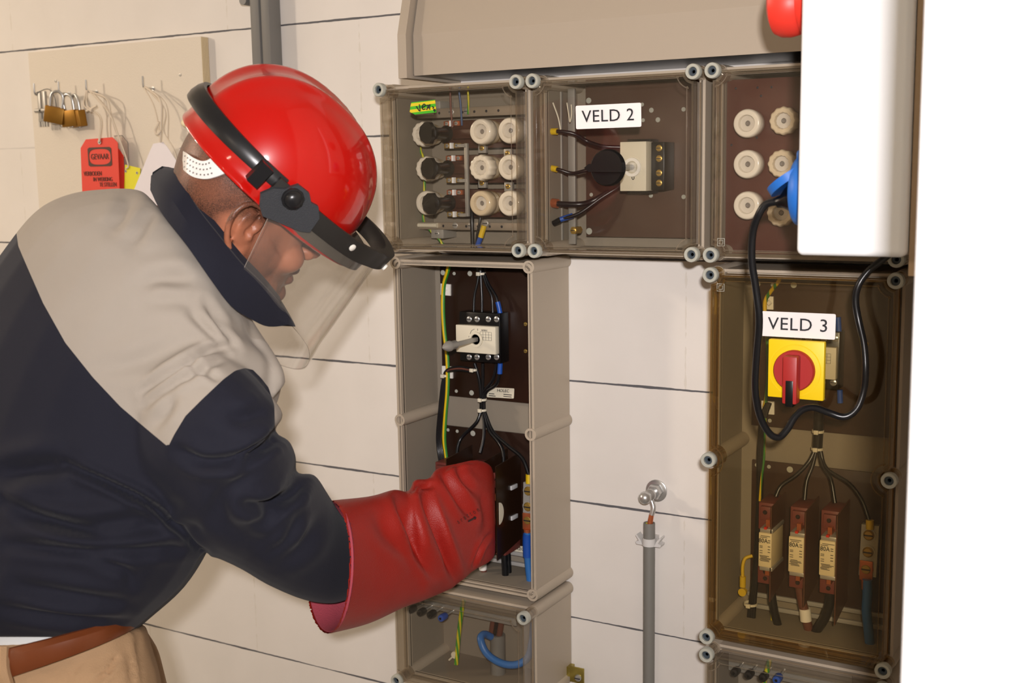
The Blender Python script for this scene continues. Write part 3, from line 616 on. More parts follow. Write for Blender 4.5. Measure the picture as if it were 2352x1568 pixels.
for i, (u0, u1) in enumerate(((1281, 1292), (1306, 1322))):
    x0_ = at(u0, 400, -0.062).x; x1_ = at(u1, 400, -0.062).x; t = thing('support_strip', ('left', 'right')[i] + ' vertical grey support strip at the left of the VELD 2 enclosure', 'strip', (x0_, -0.062, 0.02), 'support strips')
    b = M(); b.box(x0_, x1_, -0.064, -0.058, 0.018, 0.25, 0.001); b.obj('strip', mat('strip_grey', (150, 146, 138), 0.45, 0.3), t)
for u, v in ((1270, 533), (1317, 529), (1268, 232)):
    p = at(u, v, -0.070); t = thing('support_screw', {1270: 'lower left', 1317: 'lower right', 1268: 'upper'}[u] + ' brass screw on the support strips', 'screw', p, 'brass support screws')
    b = M(); b.cyl(p, p + Vector((0, 0.02, 0)), 0.006, n=6); b.obj('nut', BRASS, t); screw_head(p, 0.0045, BRASS, t)
def isolator(x0, x1, xf1, z0, z1, yw_, yf, label, dials=True, horizontal=True):
    """rotary load-break switch: dark body on the plate, pale front housing, screws above and below"""
    t = thing('load_switch', label, 'switch', ((x0 + x1) / 2, yw_, z0)); h = z1 - z0
    return t
# horizontal switch
xa = at(1424, 380, -0.085).x; xb = at(1484, 380, -0.085).x; zt_ = at(1424, 326, -0.085).z; zb_ = at(1424, 439, -0.085).z
t = thing('load_switch', 'load switch with cream front block behind the black VELD 2 knob', 'switch', ((xa + xb) / 2, -0.025, zb_))
b = M(); b.box(xa, xb, -0.085, -0.060, zb_, zt_, 0.001); b.obj('front_block', WHITED, t, 'cream printed front block')
b = M(); b.box(xa, xb - 0.004, -0.060, -0.028, zb_ - 0.004, zt_ + 0.004, 0.001); b.box(xb - 0.012, xb + 0.020, -0.066, -0.026, zb_ + 0.001, zt_ - 0.001, 0.001); b.obj('switch_body', BLACK, t)
for v in (340, 364, 397, 420):
    p = at(1514, v, -0.066); screw_head(p, 0.0048, BRASS, t)
cp = at(1452, 384, -0.085); b = M(); b.lathe([(0.014, 0), (0.0135, 0.002), (0.009, 0.002), (0.0085, -0.001)], cp, (0, -1, 0), 24, cap1=False); b.obj('collar', WHITE, t)
b = M(); b.lathe([(0.004, 0), (0.004, 0.062)], cp, (0, -1, 0), 8); b.obj('shaft', STEEL, t)
text('0', 0.010, at(1454, 408, -0.0853), RX, UZ, INK, 'switch_mark', t, align='CENTER')
# black rotary knob on the lid
kc = at(1398, 385, -FD - 0.001)
t = EB; b = M(); b.lathe([(0.0255, 0), (0.0255, 0.006), (0.0235, 0.009), (0.0, 0.0095)], kc + Vector((0, 0.001, 0)), (0, -1, 0), 40, cap1=False); kn = b.obj('rotary_knob', BLACK, t, 'black rotary knob')
b = M(); b.prism([(-0.029, 0), (-0.022, 0.0055), (0.022, 0.0065), (0.0285, 0.0065), (0.0285, -0.0065), (0.022, -0.0065), (-0.022, -0.0055)], kc + Vector((0, -0.007, 0)), RX, UZ, (0, -0.012, 0)); b.obj('grip', BLACK, kn)
st, o_, ux_, uy_, w1, h1 = sticker([(1322, 243), (1472, 237), (1473, 291), (1323, 298)], -FD - 0.0012, LABEL, EB, label='white VELD 2 sticker')
text('VELD 2', 0.0235, o_ + Vector((0, -0.0008, 0)), ux_, uy_, INK, 'lettering', EB, spacing=1.06, sx=1.04)
GW = 'wires in the VELD 2 enclosure'
def sleeved(label, pts, r, tipm, tip_n, tail=None):
    t = thing('switch_wire', label, 'wire', pts[0], GW)
    b = M(); b.tube(pts, r); b.obj('insulation', BLKW, t)
    d_ = (Vector(pts[1]) - Vector(pts[0])).normalized(); b = M(); b.tube([Vector(pts[0]) - d_ * 0.002, Vector(pts[0]) + d_ * 0.010], r * 1.7); b.obj('end_sleeve', tipm, t); return t
sleeved('uppermost black wire with yellow end going to the VELD 2 switch', [at(1266, 302, -0.092), at(1290, 302, -0.092), at(1320, 308, -0.085), at(1350, 325, -0.072), at(1385, 336, -0.072), at(1424, 338, -0.062)], 0.003, YEL, 1)
sleeved('second black wire with yellow end going to the VELD 2 switch', [at(1266, 386, -0.092), at(1285, 390, -0.092), at(1315, 398, -0.085), at(1345, 392, -0.085), at(1380, 388, -0.072)], 0.0028, YEL, 1)
sleeved('third thick black wire with bare copper end going to the VELD 2 switch', [at(1268, 466, -0.092), at(1285, 468, -0.092), at(1330, 469, -0.085), at(1360, 462, -0.072), at(1400, 440, -0.062)], 0.0042, COPPER, 1)
t = sleeved('lowest black wire with blue sleeve rising to the VELD 2 switch', [at(1274, 512, -0.092), at(1290, 503, -0.092), at(1330, 490, -0.085), at(1380, 455, -0.072), at(1420, 430, -0.062), at(1440, 415, -0.062)], 0.0028, BLACK, 1)
b = M(); b.tube([at(1287, 504, -0.092), at(1316, 495, -0.085)], 0.0042); b.obj('blue_sleeve', BLUE, t)
wire('tie_strap', 'pale plastic strap end at the upper left of the VELD 2 enclosure', [at(1270, 236, -0.092), at(1282, 270, -0.092), at(1288, 300, -0.092)], 0.0012, WHITED, 'strap')
wire('tie_strap', 'second pale strap loop beside the upper left screw of the VELD 2 enclosure', [at(1302, 236, -0.085), at(1306, 262, -0.085), at(1309, 280, -0.085), at(1313, 262, -0.085), at(1312, 240, -0.085)], 0.001, WHITED, 'strap')

# ------------------------------------------------------------------ contents of the right small enclosure
yc = -0.090
t = thing('mounting_plate', 'reddish brown cover plate with six fuse caps in the right small enclosure', 'plate', (0.67, yc, 0.02))
x0_ = at(1668, 180, yc).x; zt_ = at(1668, 184, yc).z; zb_ = at(1668, 578, yc).z
b = M(); b.box(x0_, 0.785, yc, yc + 0.004, max(zb_, 0.014), min(zt_, 0.256), 0.0006); b.obj('panel', mat('plate_redbrown', (86, 48, 40), 0.35, var=0.25, vscale=16), t)
for u, v in ((1690, 203), (1740, 201), (1772, 200), (1748, 220), (1738, 316), (1680, 333)):
    p = at(u, v, yc); q = M(); q.lathe([(0.0018, 0), (0.001, 0.0004), (0.0001, 0.0001)], p, (0, -1, 0), 8); q.obj('plate_hole', INK, t)
for i, v in enumerate((283, 377, 472)):
    rn = ('top', 'middle', 'bottom')[i]
    p = at(1714, v, -0.112); fuse((p.x, -0.112, p.z), rn + ' left white fuse on the reddish brown plate', yc, group='white fuses on the reddish brown plate', r=0.0192)
    p = at((1797, 1793, 1791)[i], v - (6, 1, -17)[i] + (0, 0, 0)[i], -0.108); fuse((p.x, -0.108, p.z), rn + ' right scalloped white fuse on the reddish brown plate', yc, m=PORC2, scal=True, group='white fuses on the reddish brown plate', r=0.0185)
for v in (288, 377, 466):
    p = at(1666, v, -0.07); w_ = thing('terminal_end', ('top', 'middle', 'bottom')[(288, 377, 466).index(v)] + ' yellow wire end beside the reddish brown plate', 'wire', p, 'yellow wire ends'); b = M(); b.cyl(p + Vector((-0.006, 0, 0)), p + Vector((0.006, 0, 0)), 0.0045); b.obj('yellow_sleeve', YEL, w_)
for o_x, z_, bx in ((0.0, 0.0, 0),):
    pass
def din_mark(u, v, enc, y=-FD - 0.0008):
    p = at(u, v, y); b = M()
    for e, w_ in ((0.0052, 0.0006), (0.0028, 0.0005)):
        b.prism([(-e, -e), (e, -e), (e, e), (-e, e)], p, RX, UZ, (0, 0.0003, 0), hole=[(-e + w_, -e + w_), (e - w_, -e + w_), (e - w_, e - w_), (-e + w_, e - w_)])
    b.obj('double_square_mark', CAPM, enc, 'moulded double square symbol')
din_mark(1656, 556, EC); din_mark(1655, 660, EE)
# ------------------------------------------------------------------ contents of the two tall enclosures
def load_switch(dx, label, shaft=True):
    """pale front block, black terminal body, four screws above and below, printed label, drive shaft"""
    X0, X1 = at(1047, 780, -0.065).x + dx, at(1138, 780, -0.065).x + dx
    Z0, Z1 = at(1090, 811, -0.065).z, at(1090, 748, -0.065).z
    t = thing('load_switch', label, 'switch', ((X0 + X1) / 2, -0.02, Z0 - 0.014), 'load break switches in the tall enclosures')
    b = M(); b.box(X0, X1, -0.065, -0.053, Z0, Z1, 0.0012); fb = b.obj('front_block', WHITED, t, 'cream front block with printed table')
    b = M(); b.box(X0 - 0.001, X1 + 0.001, -0.052, -0.023, Z0 - 0.016, Z1 + 0.020, 0.0015); b.obj('terminal_body', BLACK, t)
    for i, u in enumerate((1077, 1095, 1121, 1140)):
        for v in (733, 820):
            p = at(u, v, -0.053); screw_head((p.x + dx, -0.052, p.z), 0.0048, METAL, t)
    c = at(1094, 779, -0.065); c = Vector((c.x + dx, -0.065, c.z))
    b = M(); b.lathe([(0.0125, 0), (0.0125, 0.003), (0.0085, 0.003), (0.0085, -0.0015), (0.0, -0.0015)], c, (0, -1, 0), 26, cap1=False); b.obj('collar', WHITED, fb)
    if shaft:
        b = M(); b.box(c.x - 0.0033, c.x + 0.0033, -0.145, -0.060, c.z - 0.0033, c.z + 0.0033, 0.0006); b.obj('drive_shaft', STEEL, t)
        b = M(); b.lathe([(0.0068, 0), (0.0072, 0.004), (0.0072, 0.013), (0.0085, 0.016), (0.0085, 0.021), (0.0045, 0.031), (0.0012, 0.036), (0, 0.036)], (c.x, -0.128, c.z), (0, -1, 0), 12); b.obj('shaft_tip', STEEL, t)
    px = (X1 - X0)
    b = M(); gx0 = X0 + px * 0.62; gz1 = Z1 - 0.006
    for k in range(4):
        b.box(gx0, gx0 + px * 0.28, -0.0654, -0.0651, gz1 - 0.003 - k * 0.0045, gz1 - 0.0027 - k * 0.0045)
    for k in range(5):
        b.box(gx0 + px * 0.07 * k, gx0 + px * 0.07 * k + 0.0003, -0.0654, -0.0651, gz1 - 0.0165, gz1 - 0.003)
    b.obj('printed_table', INK, fb)
    text('HOLEC', 0.0036, (gx0 + px * 0.11, -0.0652, gz1 - 0.0005), RX, UZ, INK, 'lettering', fb)
    text('I', 0.0045, (c.x + 0.003, -0.0652, Z1 - 0.006), RX, UZ, INK, 'lettering', fb); text('0', 0.0050, (c.x - 0.013, -0.0652, c.z + 0.003), RX, UZ, INK, 'lettering', fb)
    b = M(); b.tube([(c.x - 0.0115, -0.0653, c.z + 0.008), (c.x - 0.0085, -0.0653, c.z + 0.0135), (c.x - 0.003, -0.0653, c.z + 0.0165)], 0.0003, 5); b.obj('arrow', INK, fb)
    return t
plD = at(1012, 700, -0.02).x
def tall_contents(dx, tallname, pm, ymount):
    zt, zb = at(1100, 609, -0.02).z, at(1100, 915, -0.02).z
    t = thing('mounting_plate', 'upper dark brown mounting plate in the ' + tallname, 'plate', (plD + 0.1 + dx, -0.02, zb))
    b = M(); b.box(plD + dx, 0.262 + dx, -0.02, -0.016, zb, zt, 0.0005); b.obj('panel', pm, t)
    for u, v, r in ((1017, 626, 0.0045), (1043, 628, 0.0030), (1079, 628, 0.0045), (1048, 898, 0.0030), (1083, 902, 0.0045)):
        p = at(u, v, -0.02); q = M(); q.lathe([(r, 0), (r * 0.9, 0.0005), (0.0001, 0.0007)], (p.x + dx, -0.02, p.z), (0, -1, 0), 14); q.obj('plate_hole', CAPM, t)
    for u, v in ((1207, 744), (1207, 806)):
        p = at(u, v, -0.02); screw_head((p.x + dx, -0.02, p.z), 0.0032, BRASS, t)
    zt2, zb2 = at(1100, 985, -0.02).z, at(1100, 1262, -0.02).z
    t2 = thing('mounting_plate', 'lower dark brown mounting plate in the ' + tallname, 'plate', (plD + 0.1 + dx, -0.02, zb2))
    b = M(); b.box(plD + 0.002 + dx, 0.262 + dx, -0.02, -0.016, zb2, zt2, 0.0005); b.obj('panel', pm, t2)
    for u, v, r in ((1050, 990, 0.0030), (1086, 995, 0.0048), (1029, 987, 0.003)):
        p = at(u, v, -0.02); q = M(); q.lathe([(r, 0), (r * 0.9, 0.0005), (0.0001, 0.0007)], (p.x + dx, -0.02, p.z), (0, -1, 0), 14); q.obj('plate_hole', CAPM, t2)
    for k in range(3):
        zz_ = -0.488 - 0.013 * k; b = M(); b.box(0.03 + dx, 0.255 + dx, -0.012 - 0.012 * k, -0.006 - 0.012 * k, zz_ - 0.0045, zz_ + 0.002, 0.001)
        o = b.obj('cable_rib', mat('rib_grey', (158, 155, 150), 0.45), None); o.parent = EE if dx else ED; bpy_shift(o)
    return t, t2
def bpy_shift(o):
    o.location = -WL[o.parent.name]
tall_contents(0, 'open tall enclosure', BROWND, 0)
tall_contents(2 * U, 'amber tall enclosure', mat('bakelite_mid', (56, 35, 25), 0.4, var=0.2, vscale=20), 0)
load_switch(0, 'load switch with cream front block and bare drive shaft in the open enclosure')
load_switch(2 * U, 'load switch behind the yellow and red rotary handle in the amber enclosure', shaft=False)

def pw(name, label, px, r, m, group=None, y=None, n=10, cat='wire'):
    return wire(name, label, [at(u, v, yy) for u, v, yy in px], r, m, cat, group, n=n)
def tie(u, v, y, r, label, dx=0, parent=None):
    p = at(u, v, y); t = thing('cable_tie', label, 'cable tie', p, 'white cable ties')
    b = M(); b.lathe([(r, -0.0018), (r + 0.0011, -0.0018), (r + 0.0011, 0.0018), (r, 0.0018)], p, (0, 0, 1), 18, cap0=False, cap1=False); b.obj('strap', WHITED, t)
    b = M(); b.box(p.x - 0.0035, p.x + 0.0030, p.y - r - 0.004, p.y - r - 0.0002, p.z - 0.003, p.z + 0.003, 0.0006); b.obj('tie_head', WHITED, t)
def mount(px, y, label):
    t = thing('tie_mount', label, 'cable mount', at(px[0][0], px[2][1], y), 'square white cable mounts')
    P = [at(u, v, y) for u, v in px]; o = P[0]
    b = M(); c = [((p - o).x, (p - o).z) for p in P]; b.prism(c, o, RX, UZ, (0, 0.003, 0)); b.obj('pad', WHITE, t)
    q = (P[0] + P[2]) / 2; b = M(); b.lathe([(0.0055, 0), (0.003, 0.003), (0, 0.003)], q, (0, -1, 0), 4); b.obj('saddle', WHITE, t)
# -- open enclosure
YELW = mat('earth_yellow_plain', (226, 188, 18), 0.4); GRNW = mat('earth_green', (50, 128, 44), 0.4)
def tag_stripe(px, r, parent):
    b = M(); b.tube([at(u, v, y) + Vector((r * 0.55, -0.0002, 0)) for u, v, y in px], r * 0.86, 10); b.obj('green_stripe', GRNW, parent)
GO = 'black wires in the open enclosure'
yw1 = -0.032
GYL = striped('earth_yellow', (218, 182, 20), (50, 120, 40), (1, 0.0, 0.0), 80, 0.0, 0.62)
lastw = pw('earth_wire', 'long yellow and green wire running down the left of the open enclosure', [(1031, 606, -0.05), (1028, 622, -0.045), (1019, 655, -0.035), (1017, 705, -0.035), (1020, 760, -0.035), (1026, 810, -0.035), (1028, 850, -0.035), (1027, 900, -0.035), (1022, 960, -0.035), (1020, 1010, -0.035), (1025, 1055, -0.035)], 0.0033, YELW)
tag_stripe([(1031, 606, -0.05), (1028, 622, -0.045), (1019, 655, -0.035), (1017, 705, -0.035), (1020, 760, -0.035), (1026, 810, -0.035), (1028, 850, -0.035), (1027, 900, -0.035), (1022, 960, -0.035), (1020, 1010, -0.035), (1025, 1055, -0.035)], 0.0030, lastw)
mount([(1012, 651), (1034, 653), (1034, 679), (1012, 677)], -0.023, 'upper square white cable mount beside the yellow wire in the open enclosure')
mount([(1015, 840), (1039, 842), (1039, 869), (1015, 867)], -0.023, 'lower square white cable mount at the cable loop in the open enclosure')
pw('cable_bundle', 'short black cable bundle entering the open enclosure from above', [(1102, 604, -0.034), (1104, 628, -0.034)], 0.0065, BLKW, cat='cable')
tie(1105, 628, -0.034, 0.0068, 'white cable tie round the wires at the top of the open enclosure')
tops = [(1088, 716), (1107, 716), (1132, 718), (1143, 700)]
nm = ('leftmost', 'second', 'third', 'rightmost')
for i, (u, v) in enumerate(tops):
    k = (1100, 1104, 1108, 1111)[i]
    pw('black_wire', nm[i] + ' of the four black wires fanning down to the switch top in the open enclosure', [(k, 625, -0.034), (k + (u - k) * 0.35, 652, -0.036), (k + (u - k) * 0.88, 680, -0.038), (u, v, -0.040)], 0.0021 + 0.0002 * (i % 2), BLKW, GO)
pw('wire_sleeve', 'blue sleeve above the switch in the open enclosure', [(1143, 693, -0.040), (1146, 705, -0.040), (1149, 720, -0.040)], 0.0040, BLUE, cat='cable sleeve')
pw('wire_sleeve', 'blue sleeve under the switch in the open enclosure', [(1149, 834, -0.040), (1148, 858, -0.040)], 0.0042, BLUE, cat='cable sleeve')
lows = [((1090, 834), (1100, 868)), ((1109, 834), (1109, 868)), ((1141, 834), (1132, 872)), ((1148, 856), (1140, 882))]
for i, (a_, b_) in enumerate(lows):
    pw('black_wire', nm[i] + ' of the four black wires leaving the switch bottom in the open enclosure', [(a_[0], a_[1], -0.038), (b_[0], b_[1], -0.036), ((1104, 1108, 1112, 1118)[i], 898, -0.034), ((1105, 1107, 1110, 1112)[i], 918, -0.034), ((1105, 1107, 1110, 1112)[i], 942, -0.034)], 0.0028, BLKW, GO)
tie(1108, 917, -0.034, 0.0062, 'upper of two white cable ties under the printed plate label in the open enclosure'); tie(1108, 941, -0.034, 0.0062, 'lower of two white cable ties where the wires fan out in the open enclosure')
fans = [[(1105, 942), (1094, 970), (1062, 1002), (1052, 1022), (1049, 1045)], [(1108, 942), (1112, 975), (1110, 1010), (1103, 1040)], [(1110, 942), (1122, 985), (1145, 1015), (1155, 1035), (1157, 1062)], [(1112, 942), (1132, 990), (1165, 1022), (1200, 1052), (1215, 1092)]]
for i, px in enumerate(fans):
    pw('black_wire', nm[i] + ' of the four black wires fanning out above the red glove in the open enclosure', [(u, v, -0.034 - 0.028 * k / (len(px) - 1)) for k, (u, v) in enumerate(px)], 0.0028, BLKW, GO)
for i in range(4):
    o4 = i * 2.6
    pw('black_wire', nm[i] + ' black wire of the bunch going down along the left wall of the open enclosure', [(1020 + o4, 862, -0.032), (1015 + o4, 885, -0.034), (1009 + o4, 940, -0.036), (1004 + o4, 1000, -0.038), (1007 + o4 * 1.3, 1040, -0.04), (1014 + o4, 1082, -0.05)], 0.0021, BLKW, 'bunched black wires by the left wall')
for i in range(3):
    pw('black_wire', ('upper', 'middle', 'lower')[i] + ' strand of the short black wire loop under the switch in the open enclosure', [(1022 + i, 866, -0.030), (1021 + i * 3, 856, -0.034), (1032 + i, 846 + 3 * i, -0.040), (1055, 842 + 4 * i, -0.042), (1075, 845 + 3.5 * i, -0.042), (1088, 848 + 3 * i, -0.042)], 0.0019, (BLKW, BRNW, BLKW)[i], 'strands of the wire loop')
tie(1088, 849, -0.042, 0.0045, 'white cable tie at the end of the short wire loop in the open enclosure'); tie(1022, 862, -0.034, 0.0055, 'white cable tie on the lower square mount in the open enclosure')
def rating_label(px, parent_loc, label, txt=True, y=-0.0206, trim=None):
    t = thing('rating_label', label, 'label', at(px[3][0], px[3][1], y))
    s_, o, ux, uy, w_, h_ = sticker(px, y, WHITED, t, 'card', 0.0015, 0.0004)
    text('HOLEC', h_ * 0.42, o + ux * w_ * 0.10 + uy * h_ * 0.22 + Vector((0, -0.0004, 0)), ux, uy, INK, 'lettering', t, sx=1.0)
    b = M()
    for k, (a_, l_, vv) in enumerate(((-0.42, 0.2, -0.12), (-0.42, 0.25, -0.32), (0.12, 0.3, -0.12), (0.12, 0.3, -0.32))):
        c = o + ux * w_ * a_ + uy * h_ * vv; b.box(c.x, c.x + w_ * l_, y - 0.0006, y - 0.0002, c.z - 0.0006, c.z + 0.0006)
    b.obj('fine_print', INK, t)
rating_label([(1119, 889), (1181, 892), (1180, 915), (1118, 912)], None, 'cream printed plate label under the switch in the open enclosure')
rating_label([(1168, 1250), (1204, 1256), (1203, 1278), (1167, 1274)], None, 'cream printed label half hidden behind the barrier in the open enclosure')

def fuse_switch(dx, loc3, i, tallname, nn, fused):
    """reddish base with upper and lower contact block; knife fuse between them; tall barrier on its right"""
    x0, x1, zt, zb = loc3
    t = thing('fuse_base', nn + ' reddish brown fuse base with ' + ('an 80A knife fuse' if fused else 'its barrier beside the red glove') + ' in the ' + tallname, 'fuse base', ((x0 + x1) / 2, -0.02, zb), 'knife fuse bases in the ' + tallname)
    H = zt - zb
    b = M(); b.box(x0, x1, -0.072, -0.022, zt - H * 0.33, zt, 0.0012); b.box(x0 + 0.004, x1 - 0.003, -0.078, -0.07, zt - H * 0.20, zt - 0.004, 0.001); b.obj('upper_contact_block', REDB, t)
    b = M(); b.box(x0, x1, -0.072, -0.022, zb, zb + H * 0.22, 0.0012); b.obj('lower_contact_block', REDB, t)
    b = M(); b.box(x0 + 0.003, x1 - 0.003, -0.036, -0.020, zb + H * 0.1, zt - H * 0.1); b.obj('spine', BROWND, t)
    xm = (x0 + x1) / 2
    for z_ in (zt - H * 0.10, zb + H * 0.07, zb + H * 0.15): screw_head((xm, -0.0785 if z_ > zb + H * 0.3 else -0.0725, z_), 0.0032, BROWND, t)
    b = M(); b.prism([(-0.0025, 0), (0.0025, 0), (0.004, -0.011), (-0.004, -0.011)], (xm + 0.002, -0.080, zt - H * 0.27), RX, UZ, (0, 0.006, 0)); b.obj('contact_spring', COPPER, t)
    return t
def barrier(x, zt, zb, y0, y1, label, m=BARR, cl=None):
    t = thing('phase_barrier', label, 'barrier', (x, y1, zb), 'phase barriers')
    sl = 0.010
    b = M(); b.prism([(y0, zb - 0.004), (y1, zb + sl), (y1, zt + 0.002), (y0, zt - 0.004)], (x - 0.0008, 0, 0), (0, 1, 0), UZ, (0.0016, 0, 0)); b.obj('sheet', m, t)
    return t
# open enclosure fuse gear (mostly behind the glove)
zt = at(1020, 1062, -0.07).z; zb = -0.49
xD = [(0.046, 0.080), (0.098, 0.132), (0.146, 0.180)]
for i, (a_, b_) in enumerate(xD): fuse_switch(0, (a_ + 0.001, b_, zt, zb), i, 'open enclosure', ('left', 'middle', 'right')[i], False)
b3x = at(1140, 1180, -0.11).x
y3 = -0.030
barrier(at(1025, 1050, -0.11).x, at(1025, 1048, -0.11).z, zb - 0.0, -0.11, y3, 'left dark brown barrier sheet behind the red glove in the open enclosure')
barrier(at(1108, 1054, -0.11).x, at(1108, 1056, -0.11).z, zb - 0.0, -0.11, y3, 'middle dark brown barrier sheet behind the red glove in the open enclosure')
t = barrier(b3x, at(1140, 1066, -0.11).z, at(1140, 1280, -0.11).z + 0.0, -0.11, y3, 'right dark brown barrier sheet hiding the fingers of the red glove')
for v in (1117, 1186):
    b = M(); p = at(1188, v, -0.052); b.box(b3x + 0.0005, b3x + 0.0035, -0.066, -0.046, p.z - 0.0035, p.z + 0.0035, 0.0006); b.obj('clip', mat('bright_clip', (215, 215, 215), 0.3, 0.2), t)
b = M(); p = at(1146, 1178, -0.10); b.prism([(0.014 * math.cos(a) - 0.103, p.z + 0.018 * math.sin(a)) for a in [(-90 + 12 * k) * PI / 180 for k in range(16)]], (b3x + 0.0009, 0, 0), (0, 1, 0), UZ, (0.0006, 0, 0)); b.obj('inspection_spot', WHITED, t, 'cream half round spot on the front edge')

def terminal_bar(px, y, screws, label, sl):
    P = [at(u, v, y) for u, v in px]
    t = thing('terminal_bar', label, 'terminal', (P[3].x, y, P[3].z), 'neutral terminal bars')
    o = P[0]; b = M(); b.prism([((p - o).x, (p - o).z) for p in P], o, RX, UZ, (0, 0.008, 0)); b.obj('bar', STEEL, t)
    for i, (u, v) in enumerate(screws):
        p = at(u, v, y); o2 = screw_head((p.x, y, p.z), 0.0075, BRASS, t, h=0.004); b = M(); b.lathe([(0.0098, 0), (0.0098, 0.0012)], (p.x, y + 0.0002, p.z), (0, -1, 0), 18); b.obj('washer', STEEL if i < 2 else COPPER, o2)
    u, v = sl; b = M(); b.tube([at(u, v - 12, y - 0.002), at(u, v + 9, y - 0.003)], 0.0055); b.obj('yellow_sleeve', YEL, t)
    u, v = screws[2]; b = M(); p = at(u, v, y); b.box(p.x - 0.009, p.x + 0.009, y - 0.003, y - 0.0005, p.z - 0.016, p.z + 0.012, 0.001); b.cyl((p.x, y - 0.003, p.z - 0.014), (p.x, y - 0.003, p.z - 0.028), 0.0065, 0.0055, 14); b.obj('cable_lug', COPPER, t)
terminal_bar([(1202, 1107), (1232, 1109), (1231, 1208), (1201, 1204)], -0.058, [(1214, 1127), (1213, 1163), (1213, 1194)], 'grey neutral terminal bar with brass screws in the open enclosure', (1215, 1101))
pw('neutral_cable', 'thick blue cable leaving the terminal bar in the open enclosure', [(1212, 1222, -0.062), (1211, 1255, -0.062), (1214, 1300, -0.062), (1220, 1350, -0.062)], 0.0062, BLUEL, cat='cable')
b = M(); b.tube([at(1212, 1226, -0.062), at(1211, 1240, -0.062), at(1212, 1278, -0.062)], 0.0078); o = b.obj('wire_sleeve', BLUE, None, 'dark blue shrink sleeve at the top of the thick blue cable in the open enclosure', 'cable sleeve')
GB = 'thick cables at the bottom of the open enclosure'
pw('black_cable', 'left of two thick black cables dropping from the right barrier', [(1158, 1262, -0.06), (1160, 1300, -0.06), (1162, 1350, -0.055)], 0.0058, BLKW, GB, cat='cable')
pw('black_cable', 'right of two thick black cables dropping from the right barrier', [(1166, 1258, -0.045), (1168, 1300, -0.045), (1170, 1350, -0.045)], 0.0050, BLKW, GB, cat='cable')
pw('brown_cable', 'thick brown cable below the red glove', [(1109, 1270, -0.06), (1110, 1300, -0.06), (1114, 1330, -0.058), (1121, 1350, -0.05)], 0.0055, BRNW, GB, cat='cable')
p = at(1109, 1301, -0.06); b = M(); b.cyl(p + Vector((0, 0, 0.005)), p - Vector((0, 0, 0.005)), 0.0066); b.obj('cable_marker', WHITE, None, 'white marker ring on the thick brown cable in the open enclosure', 'cable marker')
p = at(1072, 1322, -0.06); b = M(); b.tube([p + Vector((0, 0, 0.03)), p, p + Vector((0.001, 0, -0.014))], 0.0062); b.obj('cable_sleeve', striped('yellow_black', (222, 196, 20), (20, 20, 20), (0.3, 0, 1), 190, 0, 0.62), None, 'yellow and black marked sleeve below the red glove', 'cable sleeve')
for u, v, e in ((958, 604, 'left'), (1205, 612, 'right')):
    p = at(u, v + 4, -0.10); b = M(); b.lathe([(0.0055, 0), (0.0055, 0.006), (0.003, 0.007)], (p.x, -0.1, -0.0095), (0, 0, -1), 6); b.obj('knockout_screw', CAPM, ED)

# -- amber enclosure
GE = 'black wires in the amber enclosure'
pw('earth_wire', 'yellow and green wire at the upper left of the amber enclosure', [(1793, 636, -0.05), (1785, 650, -0.045), (1768, 672, -0.035), (1758, 690, -0.033), (1757, 715, -0.033), (1762, 760, -0.033), (1765, 850, -0.033), (1761, 905, -0.033), (1756, 935, -0.033)], 0.0030, GYL)
mount([(1757, 680), (1776, 681), (1776, 711), (1757, 710)], -0.023, 'upper square white cable mount in the amber enclosure')
mount([(1749, 920), (1778, 922), (1778, 952), (1749, 950)], -0.023, 'lower square white cable mount in the amber enclosure')
for i in range(3):
    pw('black_wire', ('left', 'middle', 'right')[i] + ' black wire of the bunch down the left side of the amber enclosure', [(1762 + i * 3, 925, -0.034), (1750 + i * 4, 960, -0.036), (1743 + i * 4, 1040, -0.038), (1742 + i * 3, 1150, -0.040), (1735 + i * 3, 1290, -0.045), (1726 + i * 4, 1370, -0.05), (1718 + i * 6, 1432, -0.05)], 0.0032, BLKW, 'bunched black wires in the amber enclosure')
pw('earth_wire', 'thin yellow wire alongside the black bunch in the amber enclosure', [(1758, 960, -0.041), (1755, 1050, -0.043), (1749, 1100, -0.044), (1745, 1150, -0.044)], 0.0018, GYL)
tie(1724, 1386, -0.050, 0.009, 'white cable tie on the black bunch at the lower left of the amber enclosure')
pw('earth_wire', 'short bent yellow wire with a lug at the lower left of the amber enclosure', [(1728, 1276, -0.04), (1712, 1282, -0.045), (1706, 1300, -0.048), (1706, 1330, -0.05)], 0.0026, YEL)
p = at(1706, 1338, -0.05); b = M(); b.cyl(p + Vector((0, 0, 0.010)), p - Vector((0, 0, 0.006)), 0.0046); b.cyl(p - Vector((0, 0.003, 0.014)), p - Vector((0, -0.004, 0.014)), 0.006); b.obj('cable_lug', YEL, None, 'yellow ring lug at the lower left of the amber enclosure', 'cable lug')
pw('cable_bundle', 'black cable bundle between two white ties in the amber enclosure', [(1882, 938, -0.034), (1880, 985, -0.034), (1877, 1030, -0.034)], 0.0072, BLKW, cat='cable')
tie(1879, 990, -0.034, 0.0075, 'upper white cable tie on the middle bundle in the amber enclosure'); tie(1877, 1030, -0.034, 0.0075, 'lower white cable tie on the middle bundle in the amber enclosure')
pw('wire_sleeve', 'blue sleeve above the hidden switch in the amber enclosure', [(1925, 728, -0.040), (1927, 762, -0.040)], 0.0040, BLUE, cat='cable sleeve')
pw('wire_sleeve', 'blue sleeve under the hidden switch in the amber enclosure', [(1929, 895, -0.040), (1930, 925, -0.040)], 0.0040, BLUE, cat='cable sleeve')
